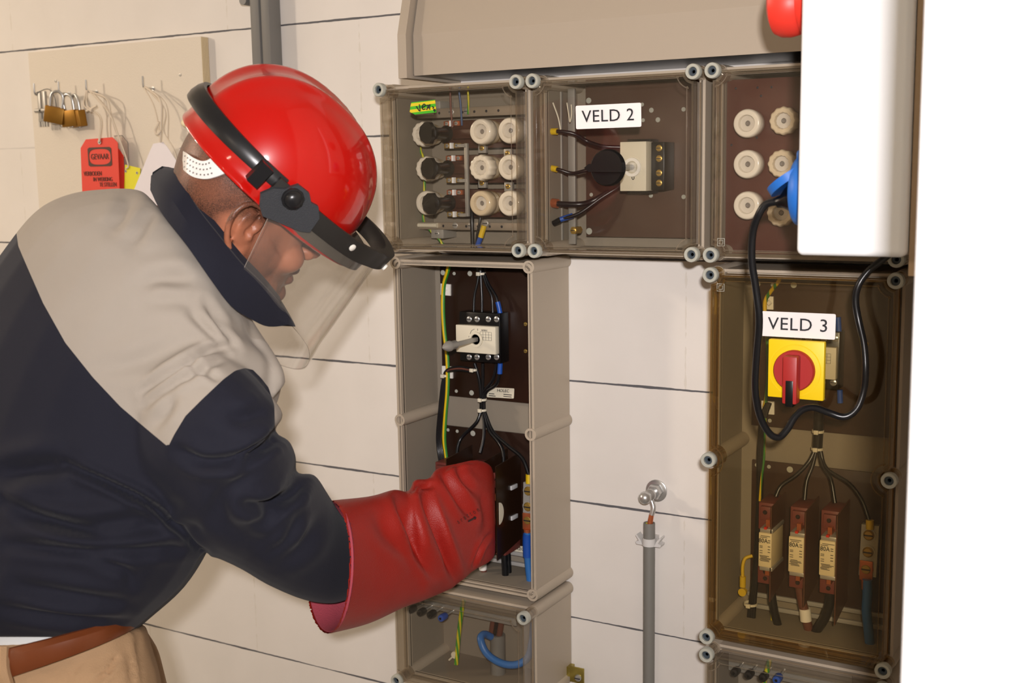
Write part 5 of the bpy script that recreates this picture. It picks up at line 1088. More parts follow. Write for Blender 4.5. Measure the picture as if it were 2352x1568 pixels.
# nose, brow, cheeks, lips, chin, jaw
capsule(b, [hp(0.090, 0.030, 0), hp(0.103, 0.008, 0), hp(0.113, -0.018, 0)], [0.006, 0.008, 0.0115], 12, 3)
blob(b, 0.112, -0.024, 0, (0.0125, 0.0115, 0.0135)); blob(b, 0.102, -0.027, 0.0135, (0.011, 0.0095, 0.0075)); blob(b, 0.102, -0.027, -0.0135, (0.011, 0.0095, 0.0075))
blob(b, 0.085, 0.034, 0.024, (0.012, 0.009, 0.024)); blob(b, 0.085, 0.034, -0.024, (0.012, 0.009, 0.024))
blob(b, 0.066, -0.028, 0.042, (0.026, 0.022, 0.022)); blob(b, 0.066, -0.028, -0.042, (0.026, 0.022, 0.022))
blob(b, 0.093, -0.053, 0, (0.0125, 0.0085, 0.024)); blob(b, 0.091, -0.069, 0, (0.0125, 0.0085, 0.020)); blob(b, 0.086, -0.092, 0, (0.0155, 0.014, 0.022))
for sg in (1, -1):
    blob(b, 0.028, -0.070, 0.050 * sg, (0.045, 0.026, 0.018)); blob(b, -0.01, -0.045, 0.058 * sg, (0.03, 0.03, 0.016)); blob(b, 0.078, 0.022, 0.032 * sg, (0.0115, 0.0105, 0.0115))
# ears: a bowl with rim, antihelix and lobe
for sg in (1, -1):
    E0 = lambda f, u, s_: hp(f, u, s_ * sg)
    rim = [(0.010, 0.005, 0.080), (0.012, 0.022, 0.083), (0.004, 0.036, 0.089), (-0.012, 0.040, 0.094), (-0.024, 0.032, 0.098), (-0.029, 0.014, 0.099), (-0.025, -0.004, 0.096), (-0.016, -0.020, 0.090), (-0.006, -0.031, 0.083), (0.003, -0.030, 0.080), (0.006, -0.018, 0.079)]
    capsule(b, [E0(*p) for p in rim], [0.0034, 0.0038, 0.0040, 0.0042, 0.0046, 0.0042], 10, 4)
    capsule(b, [E0(-0.002, 0.028, 0.085), E0(-0.012, 0.020, 0.090), E0(-0.015, 0.004, 0.090), E0(-0.011, -0.010, 0.086), E0(-0.003, -0.016, 0.082)], [0.0028, 0.0034, 0.0034, 0.003], 10, 4)
    capsule(b, [E0(0.004, 0.004, 0.081), E0(0.006, -0.006, 0.082)], [0.0035, 0.0035], 10)
    blob(b, -0.002, -0.024, 0.081 * sg, (0.0085, 0.0085, 0.004))
    # thin plate of the ear behind the rim
    pl = [E0(0.008, 0.006, 0.076), E0(0.008, 0.026, 0.079), E0(-0.008, 0.035, 0.085), E0(-0.023, 0.026, 0.091), E0(-0.025, 0.008, 0.092), E0(-0.018, -0.012, 0.087), E0(-0.006, -0.026, 0.080)]
    cpl = sum(pl, Vector()) / len(pl)
    capsule(b, [E0(-0.006, 0.022, 0.079), E0(-0.012, 0.002, 0.080), E0(-0.004, -0.014, 0.077)], [0.0105, 0.011, 0.0085], 12, 3)
# neck and trunk
neck = [ring((490, 330, 1.42), (650, 600, 1.42), 0.055, 0.055), ring((436, 366, 1.42), (620, 630, 1.42), 0.062, 0.062), ring((410, 402, 1.42), (575, 665, 1.43), 0.068, 0.068), ring((360, 480, 1.43), (520, 690, 1.44), 0.08, 0.08)]
loft(b, neck, 3)
trunk = [ring((360, 470, 1.44), (525, 690, 1.45), 0.08, 0.08), ring((290, 500, 1.45), (550, 770, 1.46), 0.085, 0.075), ring((150, 570, 1.46), (560, 850, 1.46), 0.105, 0.10), ring((40, 720, 1.46), (530, 1010, 1.46), 0.125, 0.13), ring((-70, 900, 1.46), (450, 1150, 1.46), 0.125, 0.13), ring((-160, 1120, 1.46), (390, 1270, 1.46), 0.125, 0.13), ring((-170, 1350, 1.47), (280, 1370, 1.47), 0.10, 0.115), ring((-140, 1540, 1.47), (250, 1560, 1.47), 0.085, 0.10)]
loft(b, trunk, 3)
# right arm (near), hand inside the red glove
capsule(b, [aw(420, 850, 1.42), aw(500, 1020, 1.375), aw(640, 1230, 1.43)], [0.055, 0.048, 0.040], 16)
capsule(b, [aw(640, 1230, 1.43), aw(820, 1280, 1.57), aw(980, 1225, 1.68)], [0.040, 0.032, 0.026], 16)
fd = (aw(1110, 1180, 1.80) - aw(980, 1225, 1.68)).normalized(); wr = aw(990, 1222, 1.69)
upv = CU; pd = (CF * 0.8 + CR * -0.2); pd = (pd - fd * pd.dot(fd)).normalized(); sd = fd.cross(pd); sd = sd if sd.dot(CU) > 0 else -sd
hand_mesh(b, wr, fd, pd, sd, 0.95, 0.9)
# left arm (far side), hidden behind the right one
capsule(b, [aw(520, 900, 1.62), aw(500, 1080, 1.66), aw(560, 1210, 1.665)], [0.040, 0.040, 0.032], 16)
capsule(b, [aw(560, 1210, 1.66), aw(700, 1260, 1.68), aw(800, 1262, 1.70)], [0.032, 0.030, 0.025], 16)
fd2 = (aw(940, 1240, 1.74) - aw(800, 1262, 1.70)).normalized(); pd2 = -Vector((0, 0, 1)); pd2 = (pd2 - fd2 * pd2.dot(fd2)).normalized(); sd2 = fd2.cross(pd2)
hand_mesh(b, aw(805, 1262, 1.70), fd2, pd2, sd2, 0.92, 0.5)
# legs down to the floor
LD = Vector((CF.x, CF.y, 0)).normalized()
legs = []
for k in (-1, 1):
    h0 = aw(95, 1500, 1.45) + LD * (0.085 * k); kn_ = Vector((h0.x + 0.07, h0.y + 0.05, -0.93)); an = Vector((h0.x + 0.02 + 0.03 * k, h0.y + 0.02, FLOOR + 0.09)); legs.append((h0, kn_, an))
    capsule(b, [h0, kn_, an], [0.066, 0.056, 0.048, 0.040], 16)
    capsule(b, [an, an + Vector((0.05, 0.07, -0.045)), an + Vector((0.09, 0.13, -0.06))], [0.04, 0.034, 0.028], 14)
me = fuse_mesh(b, 0.0028, 5, 0.5)
co, no = arr(me)
rel = co - np.array(HO); hf = rel @ np.array(HF); hu = rel @ np.array(HU); hs = rel @ np.array(HS)
# mouth line, eye slits, nostrils pressed in
def press(co, no, path, amp, sig):
    d = np.full(len(co), 1e9)
    for a, c in zip(path[:-1], path[1:]):
        a = np.array(a); c = np.array(c); ab = c - a; t = np.clip(((co - a) @ ab) / (ab @ ab), 0, 1); d = np.minimum(d, np.linalg.norm(co - a - t[:, None] * ab, axis=1))
    return co - no * (amp * np.exp(-(d / sig) ** 2))[:, None]
co = press(co, no, [hp(0.098, -0.061, -0.026), hp(0.104, -0.0605, 0), hp(0.098, -0.061, 0.026)], 0.0045, 0.0032)
for sg in (1, -1):
    co = press(co, no, [hp(0.094, 0.019, 0.020 * sg), hp(0.088, 0.019, 0.042 * sg)], 0.0022, 0.0025)
    co = press(co, no, [hp(0.108, -0.036, 0.006 * sg), hp(0.104, -0.037, 0.009 * sg)], 0.0035, 0.0028)
    co = press(co, no, [hp(0.100, -0.030, 0.021 * sg), hp(0.088, -0.058, 0.034 * sg)], 0.0018, 0.005)
    co = press(co, no, [hp(0.002, 0.000, 0.080 * sg), hp(-0.004, 0.004, 0.082 * sg)], 0.0045, 0.0045)
# stubble: cut hair on skull and beard along jaw and chin, as a mask
def sstep(x, a, b_): t = np.clip((x - a) / (b_ - a), 0, 1); return t * t * (3 - 2 * t)
hair = sstep(hu, 0.005, 0.03) * sstep(-hf, -0.035, -0.02) + sstep(-hf, 0.02, 0.05) * sstep(hu, -0.045, -0.005)
side = sstep(hf, -0.005, 0.015) * (1 - sstep(hf, 0.055, 0.085)) * sstep(-hu, -0.06, 0.0)
beard = sstep(-hu, 0.030, 0.062) * sstep(hf, 0.0, 0.03) + side * 0.8 * sstep(-hu, -0.05, 0.03) * (1 - sstep(hf, 0.035, 0.06)) + 0.6 * sstep(-hu, 0.036, 0.045) * sstep(hf, 0.085, 0.095)
beard *= (1 - sstep(-hu, 0.118, 0.135)) * (hf < 0.13)
beard *= 1 - 0.9 * np.exp(-((hu + 0.061) / 0.008) ** 2) * (hf > 0.094)
set_attr(me, 'stubble', np.clip(np.clip(hair * 1.25, 0, 1) + np.clip(beard * 1.3, 0, 1) * 0.85, 0, 1) * (np.linalg.norm(rel, axis=1) < 0.19))
lip = np.exp(-((hu + 0.061) / 0.0085) ** 2) * sstep(hf, 0.090, 0.097) * (np.abs(hs) < 0.024); set_attr(me, 'lips', lip)
def skin_material():
    m = mat('skin', (176, 112, 82), 0.42, bump=0.12, bscale=700, sss=0.12); nt = m.node_tree; N = nt.nodes; L = nt.links; b_ = N['Principled BSDF']
    a = N.new('ShaderNodeAttribute'); a.attribute_name = 'stubble'; tc = N.new('ShaderNodeTexCoord'); nz = N.new('ShaderNodeTexNoise'); nz.inputs['Scale'].default_value = 1100; nz.inputs['Detail'].default_value = 4; L.new(tc.outputs['Object'], nz.inputs[0])
    nb = N.new('ShaderNodeTexNoise'); nb.inputs['Scale'].default_value = 22; nb.inputs['Detail'].default_value = 4; L.new(tc.outputs['Object'], nb.inputs[0])
    mr = N.new('ShaderNodeMapRange'); mr.inputs[1].default_value = 0.30; mr.inputs[2].default_value = 0.62; mr.inputs[3].default_value = 0.5; mr.inputs[4].default_value = 1.0; L.new(nz.outputs['Fac'], mr.inputs[0])
    mu = N.new('ShaderNodeMath'); mu.operation = 'MULTIPLY'; L.new(a.outputs['Fac'], mu.inputs[0]); L.new(mr.outputs[0], mu.inputs[1])
    mb = N.new('ShaderNodeMapRange'); mb.inputs[1].default_value = 0.3; mb.inputs[2].default_value = 0.6; mb.inputs[3].default_value = 0.7; mb.inputs[4].default_value = 1.05; L.new(nb.outputs['Fac'], mb.inputs[0])
    m2 = N.new('ShaderNodeMath'); m2.operation = 'MULTIPLY'; m2.use_clamp = True; L.new(mu.outputs[0], m2.inputs[0]); L.new(mb.outputs[0], m2.inputs[1])
    base = N.new('ShaderNodeMix'); base.data_type = 'RGBA'; L.new(nb.outputs['Fac'], base.inputs[0]); base.inputs[6].default_value = lin((166, 100, 72)) + (1,); base.inputs[7].default_value = lin((190, 124, 94)) + (1,)
    lp = N.new('ShaderNodeAttribute'); lp.attribute_name = 'lips'; ml = N.new('ShaderNodeMix'); ml.data_type = 'RGBA'; L.new(lp.outputs['Fac'], ml.inputs[0]); L.new(base.outputs[2], ml.inputs[6]); ml.inputs[7].default_value = lin((140, 78, 68)) + (1,)
    mx = N.new('ShaderNodeMix'); mx.data_type = 'RGBA'; L.new(m2.outputs[0], mx.inputs[0]); L.new(ml.outputs[2], mx.inputs[6]); mx.inputs[7].default_value = lin((58, 38, 30)) + (1,)
    L.new(mx.outputs[2], b_.inputs['Base Color']); return m
body = finish(me, co, 'body', [skin_material()], person)
for sg in (1, -1):
    c = hp(0.0855, 0.020, 0.032 * sg); e = M(); e.ball(c, 0.0105, 16, 10); eye = e.obj('eye', mat('eye_white', (215, 205, 195), 0.2), person)
    e = M(); e.lathe([(0.0048, 0.0093), (0.003, 0.0104), (0, 0.0106)], c, (HF * 0.9 - HU * 0.25).normalized(), 14, cap0=False); e.obj('iris', mat('iris_brown', (50, 30, 20), 0.2), eye)

# --- jacket
b = M()
torso = [ring((-245, 1462, 1.46), (292, 1462, 1.46), 0.160, 0.16, e=2.3), ring((-250, 1425, 1.46), (338, 1422, 1.46), 0.175, 0.17, e=2.3), ring((-245, 1360, 1.46), (418, 1350, 1.46), 0.185, 0.18, e=2.2), ring((-235, 1260, 1.46), (474, 1262, 1.46), 0.190, 0.18, e=2.2), ring((-205, 1080, 1.46), (500, 1180, 1.46), 0.185, 0.18, e=2.2),
         ring((-150, 880, 1.46), (560, 1080, 1.46), 0.180, 0.18, e=2.2), ring((-70, 700, 1.46), (605, 985, 1.46), 0.175, 0.175, e=2.2), ring((12, 575, 1.46), (640, 905, 1.47), 0.170, 0.17, e=2.2), ring((85, 486, 1.46), (640, 846, 1.47), 0.160, 0.165, e=2.2), ring((160, 446, 1.46), (592, 795, 1.46), 0.145, 0.15, e=2.1),
         ring((245, 434, 1.45), (582, 752, 1.45), 0.125, 0.125), ring((318, 436, 1.44), (566, 728, 1.45), 0.105, 0.10), ring((352, 462, 1.43), (548, 700, 1.45), 0.088, 0.085)]
loft(b, torso, 4)
# near shoulder and sleeve
sleeve = [ring((330, 660, 1.40), (170, 960, 1.42), 0.07, 0.08), ring((450, 760, 1.36), (210, 1060, 1.40), 0.095, 0.08), ring((566, 848, 1.35), (270, 1118, 1.38), 0.110, 0.08), ring((628, 915, 1.35), (345, 1160, 1.37), 0.105, 0.08), ring((650, 955, 1.36), (405, 1210, 1.36), 0.100, 0.08), ring((630, 990, 1.365), (430, 1235, 1.37), 0.094, 0.08), ring((664, 1012, 1.38), (470, 1268, 1.38), 0.098, 0.08), ring((680, 1050, 1.40), (520, 1290, 1.40), 0.092, 0.075),
          ring((682, 1086, 1.42), (560, 1310, 1.42), 0.086, 0.075), ring((722, 1090, 1.44), (620, 1345, 1.44), 0.090, 0.075), ring((752, 1132, 1.48), (700, 1378, 1.48), 0.078, 0.072), ring((782, 1180, 1.52), (765, 1386, 1.52), 0.066, 0.066), ring((812, 1215, 1.55), (812, 1372, 1.55), 0.05, 0.05)]
loft(b, sleeve, 5)
# far sleeve
loft(b, [ring((560, 830, 1.58), (330, 960, 1.60), 0.06, 0.07), ring((600, 930, 1.64), (400, 1100, 1.64), 0.068, 0.072), ring((610, 1040, 1.675), (440, 1215, 1.67), 0.068, 0.068), ring((650, 1150, 1.69), (560, 1290, 1.69), 0.055, 0.055), ring((720, 1190, 1.70), (700, 1325, 1.70), 0.05, 0.05), ring((790, 1200, 1.71), (785, 1325, 1.71), 0.045, 0.045)], 3)
# far lapel of the grey placket that shows under the visor
loft(b, [ring((560, 700, 1.42), (520, 760, 1.42), 0.02, 0.03), ring((588, 748, 1.42), (560, 830, 1.42), 0.025, 0.03), ring((646, 838, 1.40), (590, 880, 1.40), 0.02, 0.03), ring((656, 880, 1.40), (600, 945, 1.40), 0.015, 0.03)], 3)
me = fuse_mesh(b, 0.0038, 5, 0.5); co, no = arr(me)
folds = [([(150, 1066), (260, 1115), (345, 1158), (405, 1212), (470, 1270)], 0.010, 9), ([(50, 1185), (200, 1205), (330, 1190), (400, 1165)], 0.007, 16), ([(10, 1150), (120, 1200), (250, 1232), (380, 1205), (450, 1215)], 0.007, 14), ([(20, 1250), (160, 1262), (330, 1262), (440, 1255)], 0.006, 13),
         ([(200, 1280), (290, 1310), (300, 1345)], 0.004, 12), ([(40, 1345), (200, 1375), (300, 1385)], 0.005, 16), ([(0, 1395), (150, 1420), (300, 1425)], 0.005, 12), ([(0, 1090), (90, 1075), (160, 1068)], 0.009, 22),
         ([(655, 985), (625, 1010), (560, 1050), (470, 1062), (410, 1035)], 0.009, 13), ([(700, 1098), (660, 1140), (600, 1165), (560, 1160)], 0.010, 14), ([(640, 1150), (610, 1190), (570, 1200)], 0.006, 12), ([(740, 1180), (700, 1250), (640, 1290)], 0.005, 16), ([(690, 1180), (660, 1240), (620, 1270)], 0.004, 12),
         ([(500, 1130), (520, 1200), (590, 1240)], 0.004, 20), ([(620, 940), (560, 960), (520, 955)], 0.005, 18),
         ([(330, 900), (400, 850), (470, 810), (530, 796)], 0.0065, 9), ([(335, 930), (400, 880), (460, 850), (520, 820)], 0.005, 9), ([(430, 835), (480, 860), (500, 870)], 0.004, 8),
         ([(325, 655), (370, 640), (450, 645)], 0.0055, 18), ([(330, 690), (420, 690), (470, 740)], 0.0035, 18), ([(470, 690), (510, 750), (545, 800)], 0.004, 9), ([(440, 720), (480, 760), (520, 800)], 0.003, 9), ([(260, 530), (290, 480), (300, 450)], 0.003, 18), ([(300, 560), (330, 510), (345, 480)], 0.003, 16), ([(240, 850), (320, 830), (420, 790)], 0.003, 20), ([(350, 985), (385, 940), (400, 900)], 0.003, 12)]
co = crease(co, no, folds)
u, v, w = pxof(co)
GREYP = [(18, 520), (38, 536), (42, 565), (59, 605), (99, 696), (150, 787), (213, 866), (277, 934), (332, 981), (386, 1026), (400, 998), (426, 955), (464, 917), (514, 870), (540, 851), (562, 845), (581, 849), (600, 868), (617, 890), (630, 930), (632, 990), (700, 1000), (760, 900), (740, 650), (620, 500), (500, 330), (200, 300), (0, 400)]
gs = poly_sdf(u, v, GREYP); gs = np.where((w > 1.55), np.minimum(gs, poly_sdf(u, v, [(18, 520), (60, 605), (150, 787), (277, 934), (470, 960), (600, 860), (740, 650), (500, 330), (200, 300), (0, 400)])), gs)
set_attr(me, 'yoke', gs)
s1, _, _ = seg_dist(u, v, smooth_px([(41, 562), (59, 605), (99, 696), (150, 787), (213, 866), (277, 934)])); s2, _, _ = seg_dist(u, v, smooth_px([(277, 934), (330, 890), (400, 850), (450, 820), (500, 798), (537, 795)])); s3, _, _ = seg_dist(u, v, smooth_px([(283, 940), (200, 1020), (150, 1068), (60, 1180), (10, 1260)])); s4, _, _ = seg_dist(u, v, smooth_px([(386, 1026), (370, 1060), (366, 1120), (378, 1160)])); s5, _, _ = seg_dist(u, v, smooth_px([(283, 942), (332, 982), (386, 1027)])); s6, _, _ = seg_dist(u, v, smooth_px([(503, 690), (510, 740), (537, 795), (562, 845)]))
seam = np.minimum.reduce([np.where(w < 1.5, q, 99.0) for q in (s1, s2, s3, s4, s5, s6)]); set_attr(me, 'seam', seam)
def cloth_material(name, grey=True):
    m = bpy.data.materials.new(name); m.use_nodes = True; nt = m.node_tree; N = nt.nodes; L = nt.links; p = N['Principled BSDF']
    p.inputs['Roughness'].default_value = 0.85; p.inputs['Sheen Weight'].default_value = 0.06; p.inputs['Specular IOR Level'].default_value = 0.25
    tc = N.new('ShaderNodeTexCoord'); nz = N.new('ShaderNodeTexNoise'); nz.inputs['Scale'].default_value = 10; nz.inputs['Detail'].default_value = 5; L.new(tc.outputs['Object'], nz.inputs[0])
    def mix(a, c, fac):
        x = N.new('ShaderNodeMix'); x.data_type = 'RGBA'
        for i, q in ((6, a), (7, c)):
            if isinstance(q, tuple): x.inputs[i].default_value = lin(q) + (1,)
            else: L.new(q, x.inputs[i])
        L.new(fac, x.inputs[0]); return x.outputs[2]
    def mth(op, a, c):
        n = N.new('ShaderNodeMath'); n.operation = op; n.use_clamp = False
        for i, q in enumerate((a, c)):
            if isinstance(q, (int, float)): n.inputs[i].default_value = q
            else: L.new(q, n.inputs[i])
        return n.outputs[0]
    navy = mix((23, 24, 35), (30, 31, 43), nz.outputs['Fac'])
    col = navy
    wv = N.new('ShaderNodeTexNoise'); wv.inputs['Scale'].default_value = 900; L.new(tc.outputs['Object'], wv.inputs[0]); bp = N.new('ShaderNodeBump'); bp.inputs['Distance'].default_value = 0.0012; bp.inputs['Strength'].default_value = 0.22
    h = mth('MULTIPLY', wv.outputs['Fac'], 0.5)
    if grey:
        a = N.new('ShaderNodeAttribute'); a.attribute_name = 'yoke'; gy = mix((156, 147, 136), (167, 158, 147), nz.outputs['Fac'])
        col = mix(navy, gy, mth('GREATER_THAN', a.outputs['Fac'], 0.0))
        s_ = N.new('ShaderNodeAttribute'); s_.attribute_name = 'seam'
        g1 = mth('LESS_THAN', s_.outputs['Fac'], 1.6); g2 = mth('MULTIPLY', mth('GREATER_THAN', s_.outputs['Fac'], 8.0), mth('LESS_THAN', s_.outputs['Fac'], 9.6)); g3 = mth('MULTIPLY', mth('GREATER_THAN', s_.outputs['Fac'], 12.0), mth('LESS_THAN', s_.outputs['Fac'], 13.2))
        h = mth('SUBTRACT', h, mth('ADD', mth('MULTIPLY', g1, 1.2), mth('MULTIPLY', mth('ADD', g2, g3), 0.5)))
    L.new(h, bp.inputs['Height']); L.new(bp.outputs['Normal'], p.inputs['Normal']); L.new(col, p.inputs['Base Color']); return m
jacket = finish(me, co, 'jacket', [cloth_material('work_cloth')], person, 'navy work jacket with grey shoulder yoke')
NAVY = cloth_material('navy_cloth', False)
# collar: folded strip round the neck, tips meeting under the chin
low = [(345, 436, 1.40), (372, 490, 1.345), (428, 562, 1.315), (484, 642, 1.315), (530, 702, 1.335), (575, 732, 1.36), (618, 750, 1.385), (668, 741, 1.41)]
upp = [(372, 392, 1.42), (412, 408, 1.365), (455, 478, 1.342), (503, 540, 1.338), (553, 602, 1.345), (600, 648, 1.365), (640, 692, 1.39), (671, 736, 1.415)]
far_l = [(640, 715, 1.47), (600, 680, 1.52), (560, 640, 1.555), (500, 560, 1.57), (430, 490, 1.555), (375, 440, 1.51), (345, 425, 1.45)]
far_u = [(645, 690, 1.46), (612, 640, 1.50), (570, 580, 1.525), (510, 500, 1.53), (450, 430, 1.52), (405, 392, 1.49), (376, 385, 1.45)]
b = M(); lo = smooth_path([aw(*p) for p in low + far_l], 4); up = smooth_path([aw(*p) for p in upp + far_u], 4); n_ = len(lo); rows = []
NC = aw(520, 560, 1.43)
for i in range(n_):
    md = (lo[i] + up[i]) / 2; o_ = (md - NC); o_ = (o_ - HU * 0).normalized(); th_ = 0.0045
    q = [lo[i], md + o_ * 0.008, up[i] + o_ * 0.003, up[i] - o_ * 0.004, md - o_ * 0.002, lo[i] - o_ * 0.006]
    rows.append(q)
b.grid(rows, True, False, False); col_ = b.obj('collar', NAVY, person, 'navy folded collar')
low2 = [(u_ + (a_ - u_) * 0.30, v_ + (c_ - v_) * 0.30, w_ + 0.004 - 0.008) for (a_, c_, _), (u_, v_, w_) in zip(low, upp)]
upp2 = [(u_ + (a_ - u_) * -0.17, v_ + (c_ - v_) * -0.17, w_ + 0.010) for (a_, c_, _), (u_, v_, w_) in zip(low, upp)]
b = M(); rows = []
for a_, c_ in zip(smooth_path([aw(*q_) for q_ in low2[:7]], 4), smooth_path([aw(*q_) for q_ in upp2[:7]], 4)):
    md = (a_ + c_) / 2; o_ = (md - NC).normalized(); rows.append([a_, md + o_ * 0.003, c_, c_ - o_ * 0.003, a_ - o_ * 0.003])
b.grid(rows, True, True, True); b.obj('collar_stand', NAVY, col_)
# white undershirt tail, belt, trousers, shoes
KHA = mat('khaki_cloth', (176, 142, 106), 0.85, bump=0.3, bscale=700, var=0.08, vscale=9)
b = M(); loft(b, [ring((-225, 1440, 1.46), (300, 1400, 1.46), 0.14, 0.14), ring((-222, 1500, 1.46), (322, 1500, 1.46), 0.142, 0.142)], 3); b.obj('undershirt', mat('shirt_white', (222, 224, 222), 0.8), person)
b = M()
pr_ = [ring((-232, 1478, 1.46), (334, 1432, 1.46), 0.146, 0.15, ns=(0, 22), e=2.3), ring((-232, 1520, 1.46), (346, 1480, 1.46), 0.152, 0.155, ns=(0, 22), e=2.3), ring((-236, 1600, 1.46), (368, 1570, 1.46), 0.168, 0.165, ns=(0, 10), e=2.3), ring((-225, 1760, 1.46), (372, 1740, 1.46), 0.178, 0.175, e=2.3), ring((-170, 1900, 1.46), (345, 1900, 1.46), 0.170, 0.17, e=2.3), ring((-90, 2010, 1.46), (290, 2010, 1.46), 0.13, 0.13), ring((20, 2060, 1.46), (180, 2060, 1.46), 0.06, 0.06)]
loft(b, pr_, 4)
for h0, kn_, an in legs:
    capsule(b, [h0 + Vector((0.0, 0, -0.08)), kn_, an + Vector((0, 0, 0.02))], [0.118, 0.098, 0.085, 0.080], 20)
me = fuse_mesh(b, 0.0055, 6, 0.5); co, no = arr(me)
co = crease(co, no, [([(335, 1440), (318, 1470), (325, 1530), (330, 1568)], 0.004, 7), ([(268, 1508), (250, 1540), (215, 1568)], 0.006, 5), ([(150, 1530), (165, 1560), (160, 1600)], 0.002, 4), ([(190, 1512), (160, 1560)], 0.002, 4), ([(300, 1500), (305, 1568)], 0.002, 8)])
co[:, 2] = np.maximum(co[:, 2], FLOOR + 0.02)
trs = finish(me, co, 'trousers', [KHA], person, 'khaki trousers')
b = M(); P0 = []
# belt with its perforated leather, tilted down at the back
for (T_, B_, dn_) in (((-238, 1520, 1.46), (300, 1395, 1.46), 0.176), ((-238, 1540, 1.46), (306, 1405, 1.46), 0.181), ((-238, 1590, 1.46), (312, 1418, 1.46), 0.181), ((-236, 1612, 1.46), (314, 1428, 1.46), 0.178)):
    P0.append(ring(T_, B_, dn_, dn_ + 0.003, ns=(0, 30), n=60, e=2.3))
b.grid([P0[0], P0[1], P0[2], P0[3], [p + (Vector((hip.x, hip.y, p.z)) - p).normalized() * 0.004 for p in P0[3]], [p + (Vector((hip.x, hip.y, p.z)) - p).normalized() * 0.004 for p in P0[0]], P0[0]], True)
def belt_material():
    m = mat('belt_leather', (112, 58, 30), 0.32, bump=0.2, bscale=500, var=0.2, vscale=30); nt = m.node_tree; N = nt.nodes; L = nt.links
    vo = N.new('ShaderNodeTexVoronoi'); vo.inputs['Scale'].default_value = 150; vo.inputs['Randomness'].default_value = 0.15; tc = N.new('ShaderNodeTexCoord'); L.new(tc.outputs['Object'], vo.inputs['Vector'])
    bp = [n for n in N if n.type == 'BUMP'][0]; g = N.new('ShaderNodeMath'); g.operation = 'GREATER_THAN'; g.inputs[1].default_value = 0.28; L.new(vo.outputs['Distance'], g.inputs[0]); L.new(g.outputs[0], bp.inputs['Height']); bp.inputs['Strength'].default_value = 0.5
    return m
b.obj('belt', belt_material(), person, 'brown perforated leather belt')
b = M(); c0 = aw(5, 1490, 1.285); c1 = aw(15, 1575, 1.275); b.tube([c0, (c0 + c1) / 2 - CF * 0.006, c1], 0.008, 8); b.obj('belt_loop', KHA, person)
for h0, kn_, an in legs:
    b = M(); fw = Vector((0.57, 0.82, 0)).normalized(); sd_ = Vector((0.82, -0.57, 0))
    rr = []
    for a_, hw_, ht_ in ((-0.085, 0.030, 0.055), (-0.06, 0.040, 0.085), (0.0, 0.044, 0.100), (0.06, 0.047, 0.075), (0.12, 0.050, 0.058), (0.17, 0.042, 0.046), (0.195, 0.02, 0.03)):
        base = Vector((an.x, an.y, FLOOR)) + fw * a_; rr.append([base + sd_ * (hw_ * math.cos(t)) + Vector((0, 0, max(0.0, ht_ * (0.5 + 0.5 * math.sin(t))) + 0.001)) for t in [2 * PI * k / 20 for k in range(20)]])
    b.grid(densify(rr, 3), True, True, True); b.obj('shoe', mat('shoe_black', (30, 28, 27), 0.5), person)

# --- red insulating gloves
GLV = mat('glove_red', (150, 24, 14), 0.48, bump=0.35, bscale=650, var=0.10, vscale=25); LINM = mat('glove_lining', (168, 66, 80), 0.85, bump=0.4, bscale=500)
b = M()
cuffT, cuffB = (757, 1149, 1.50), (748, 1456, 1.49)
gr = [ring(cuffT, cuffB, 0.080, 0.085, ns=(50, 0), fs=(-52, 0), n=48), ring((850, 1139, 1.56), (845, 1432, 1.55), 0.074, 0.078, ns=(15, 0), fs=(-15, 0), n=48), ring((905, 1124, 1.60), (925, 1396, 1.60), 0.070, 0.072, n=48), ring((938, 1128, 1.635), (965, 1382, 1.63), 0.064, 0.066, n=48), ring((952, 1102, 1.65), (990, 1372, 1.645), 0.068, 0.068, n=48), ring((985, 1098, 1.68), (1022, 1358, 1.68), 0.060, 0.062, n=48), ring((1004, 1076, 1.70), (1050, 1342, 1.70), 0.062, 0.060, n=48), ring((1050, 1064, 1.735), (1088, 1310, 1.735), 0.054, 0.050, n=48), ring((1095, 1056, 1.77), (1122, 1292, 1.775), 0.046, 0.040, n=48), ring((1126, 1068, 1.80), (1136, 1276, 1.805), 0.036, 0.030, n=48), ring((1136, 1095, 1.825), (1138, 1255, 1.83), 0.024, 0.020, n=48)]
loft(b, gr, 5)
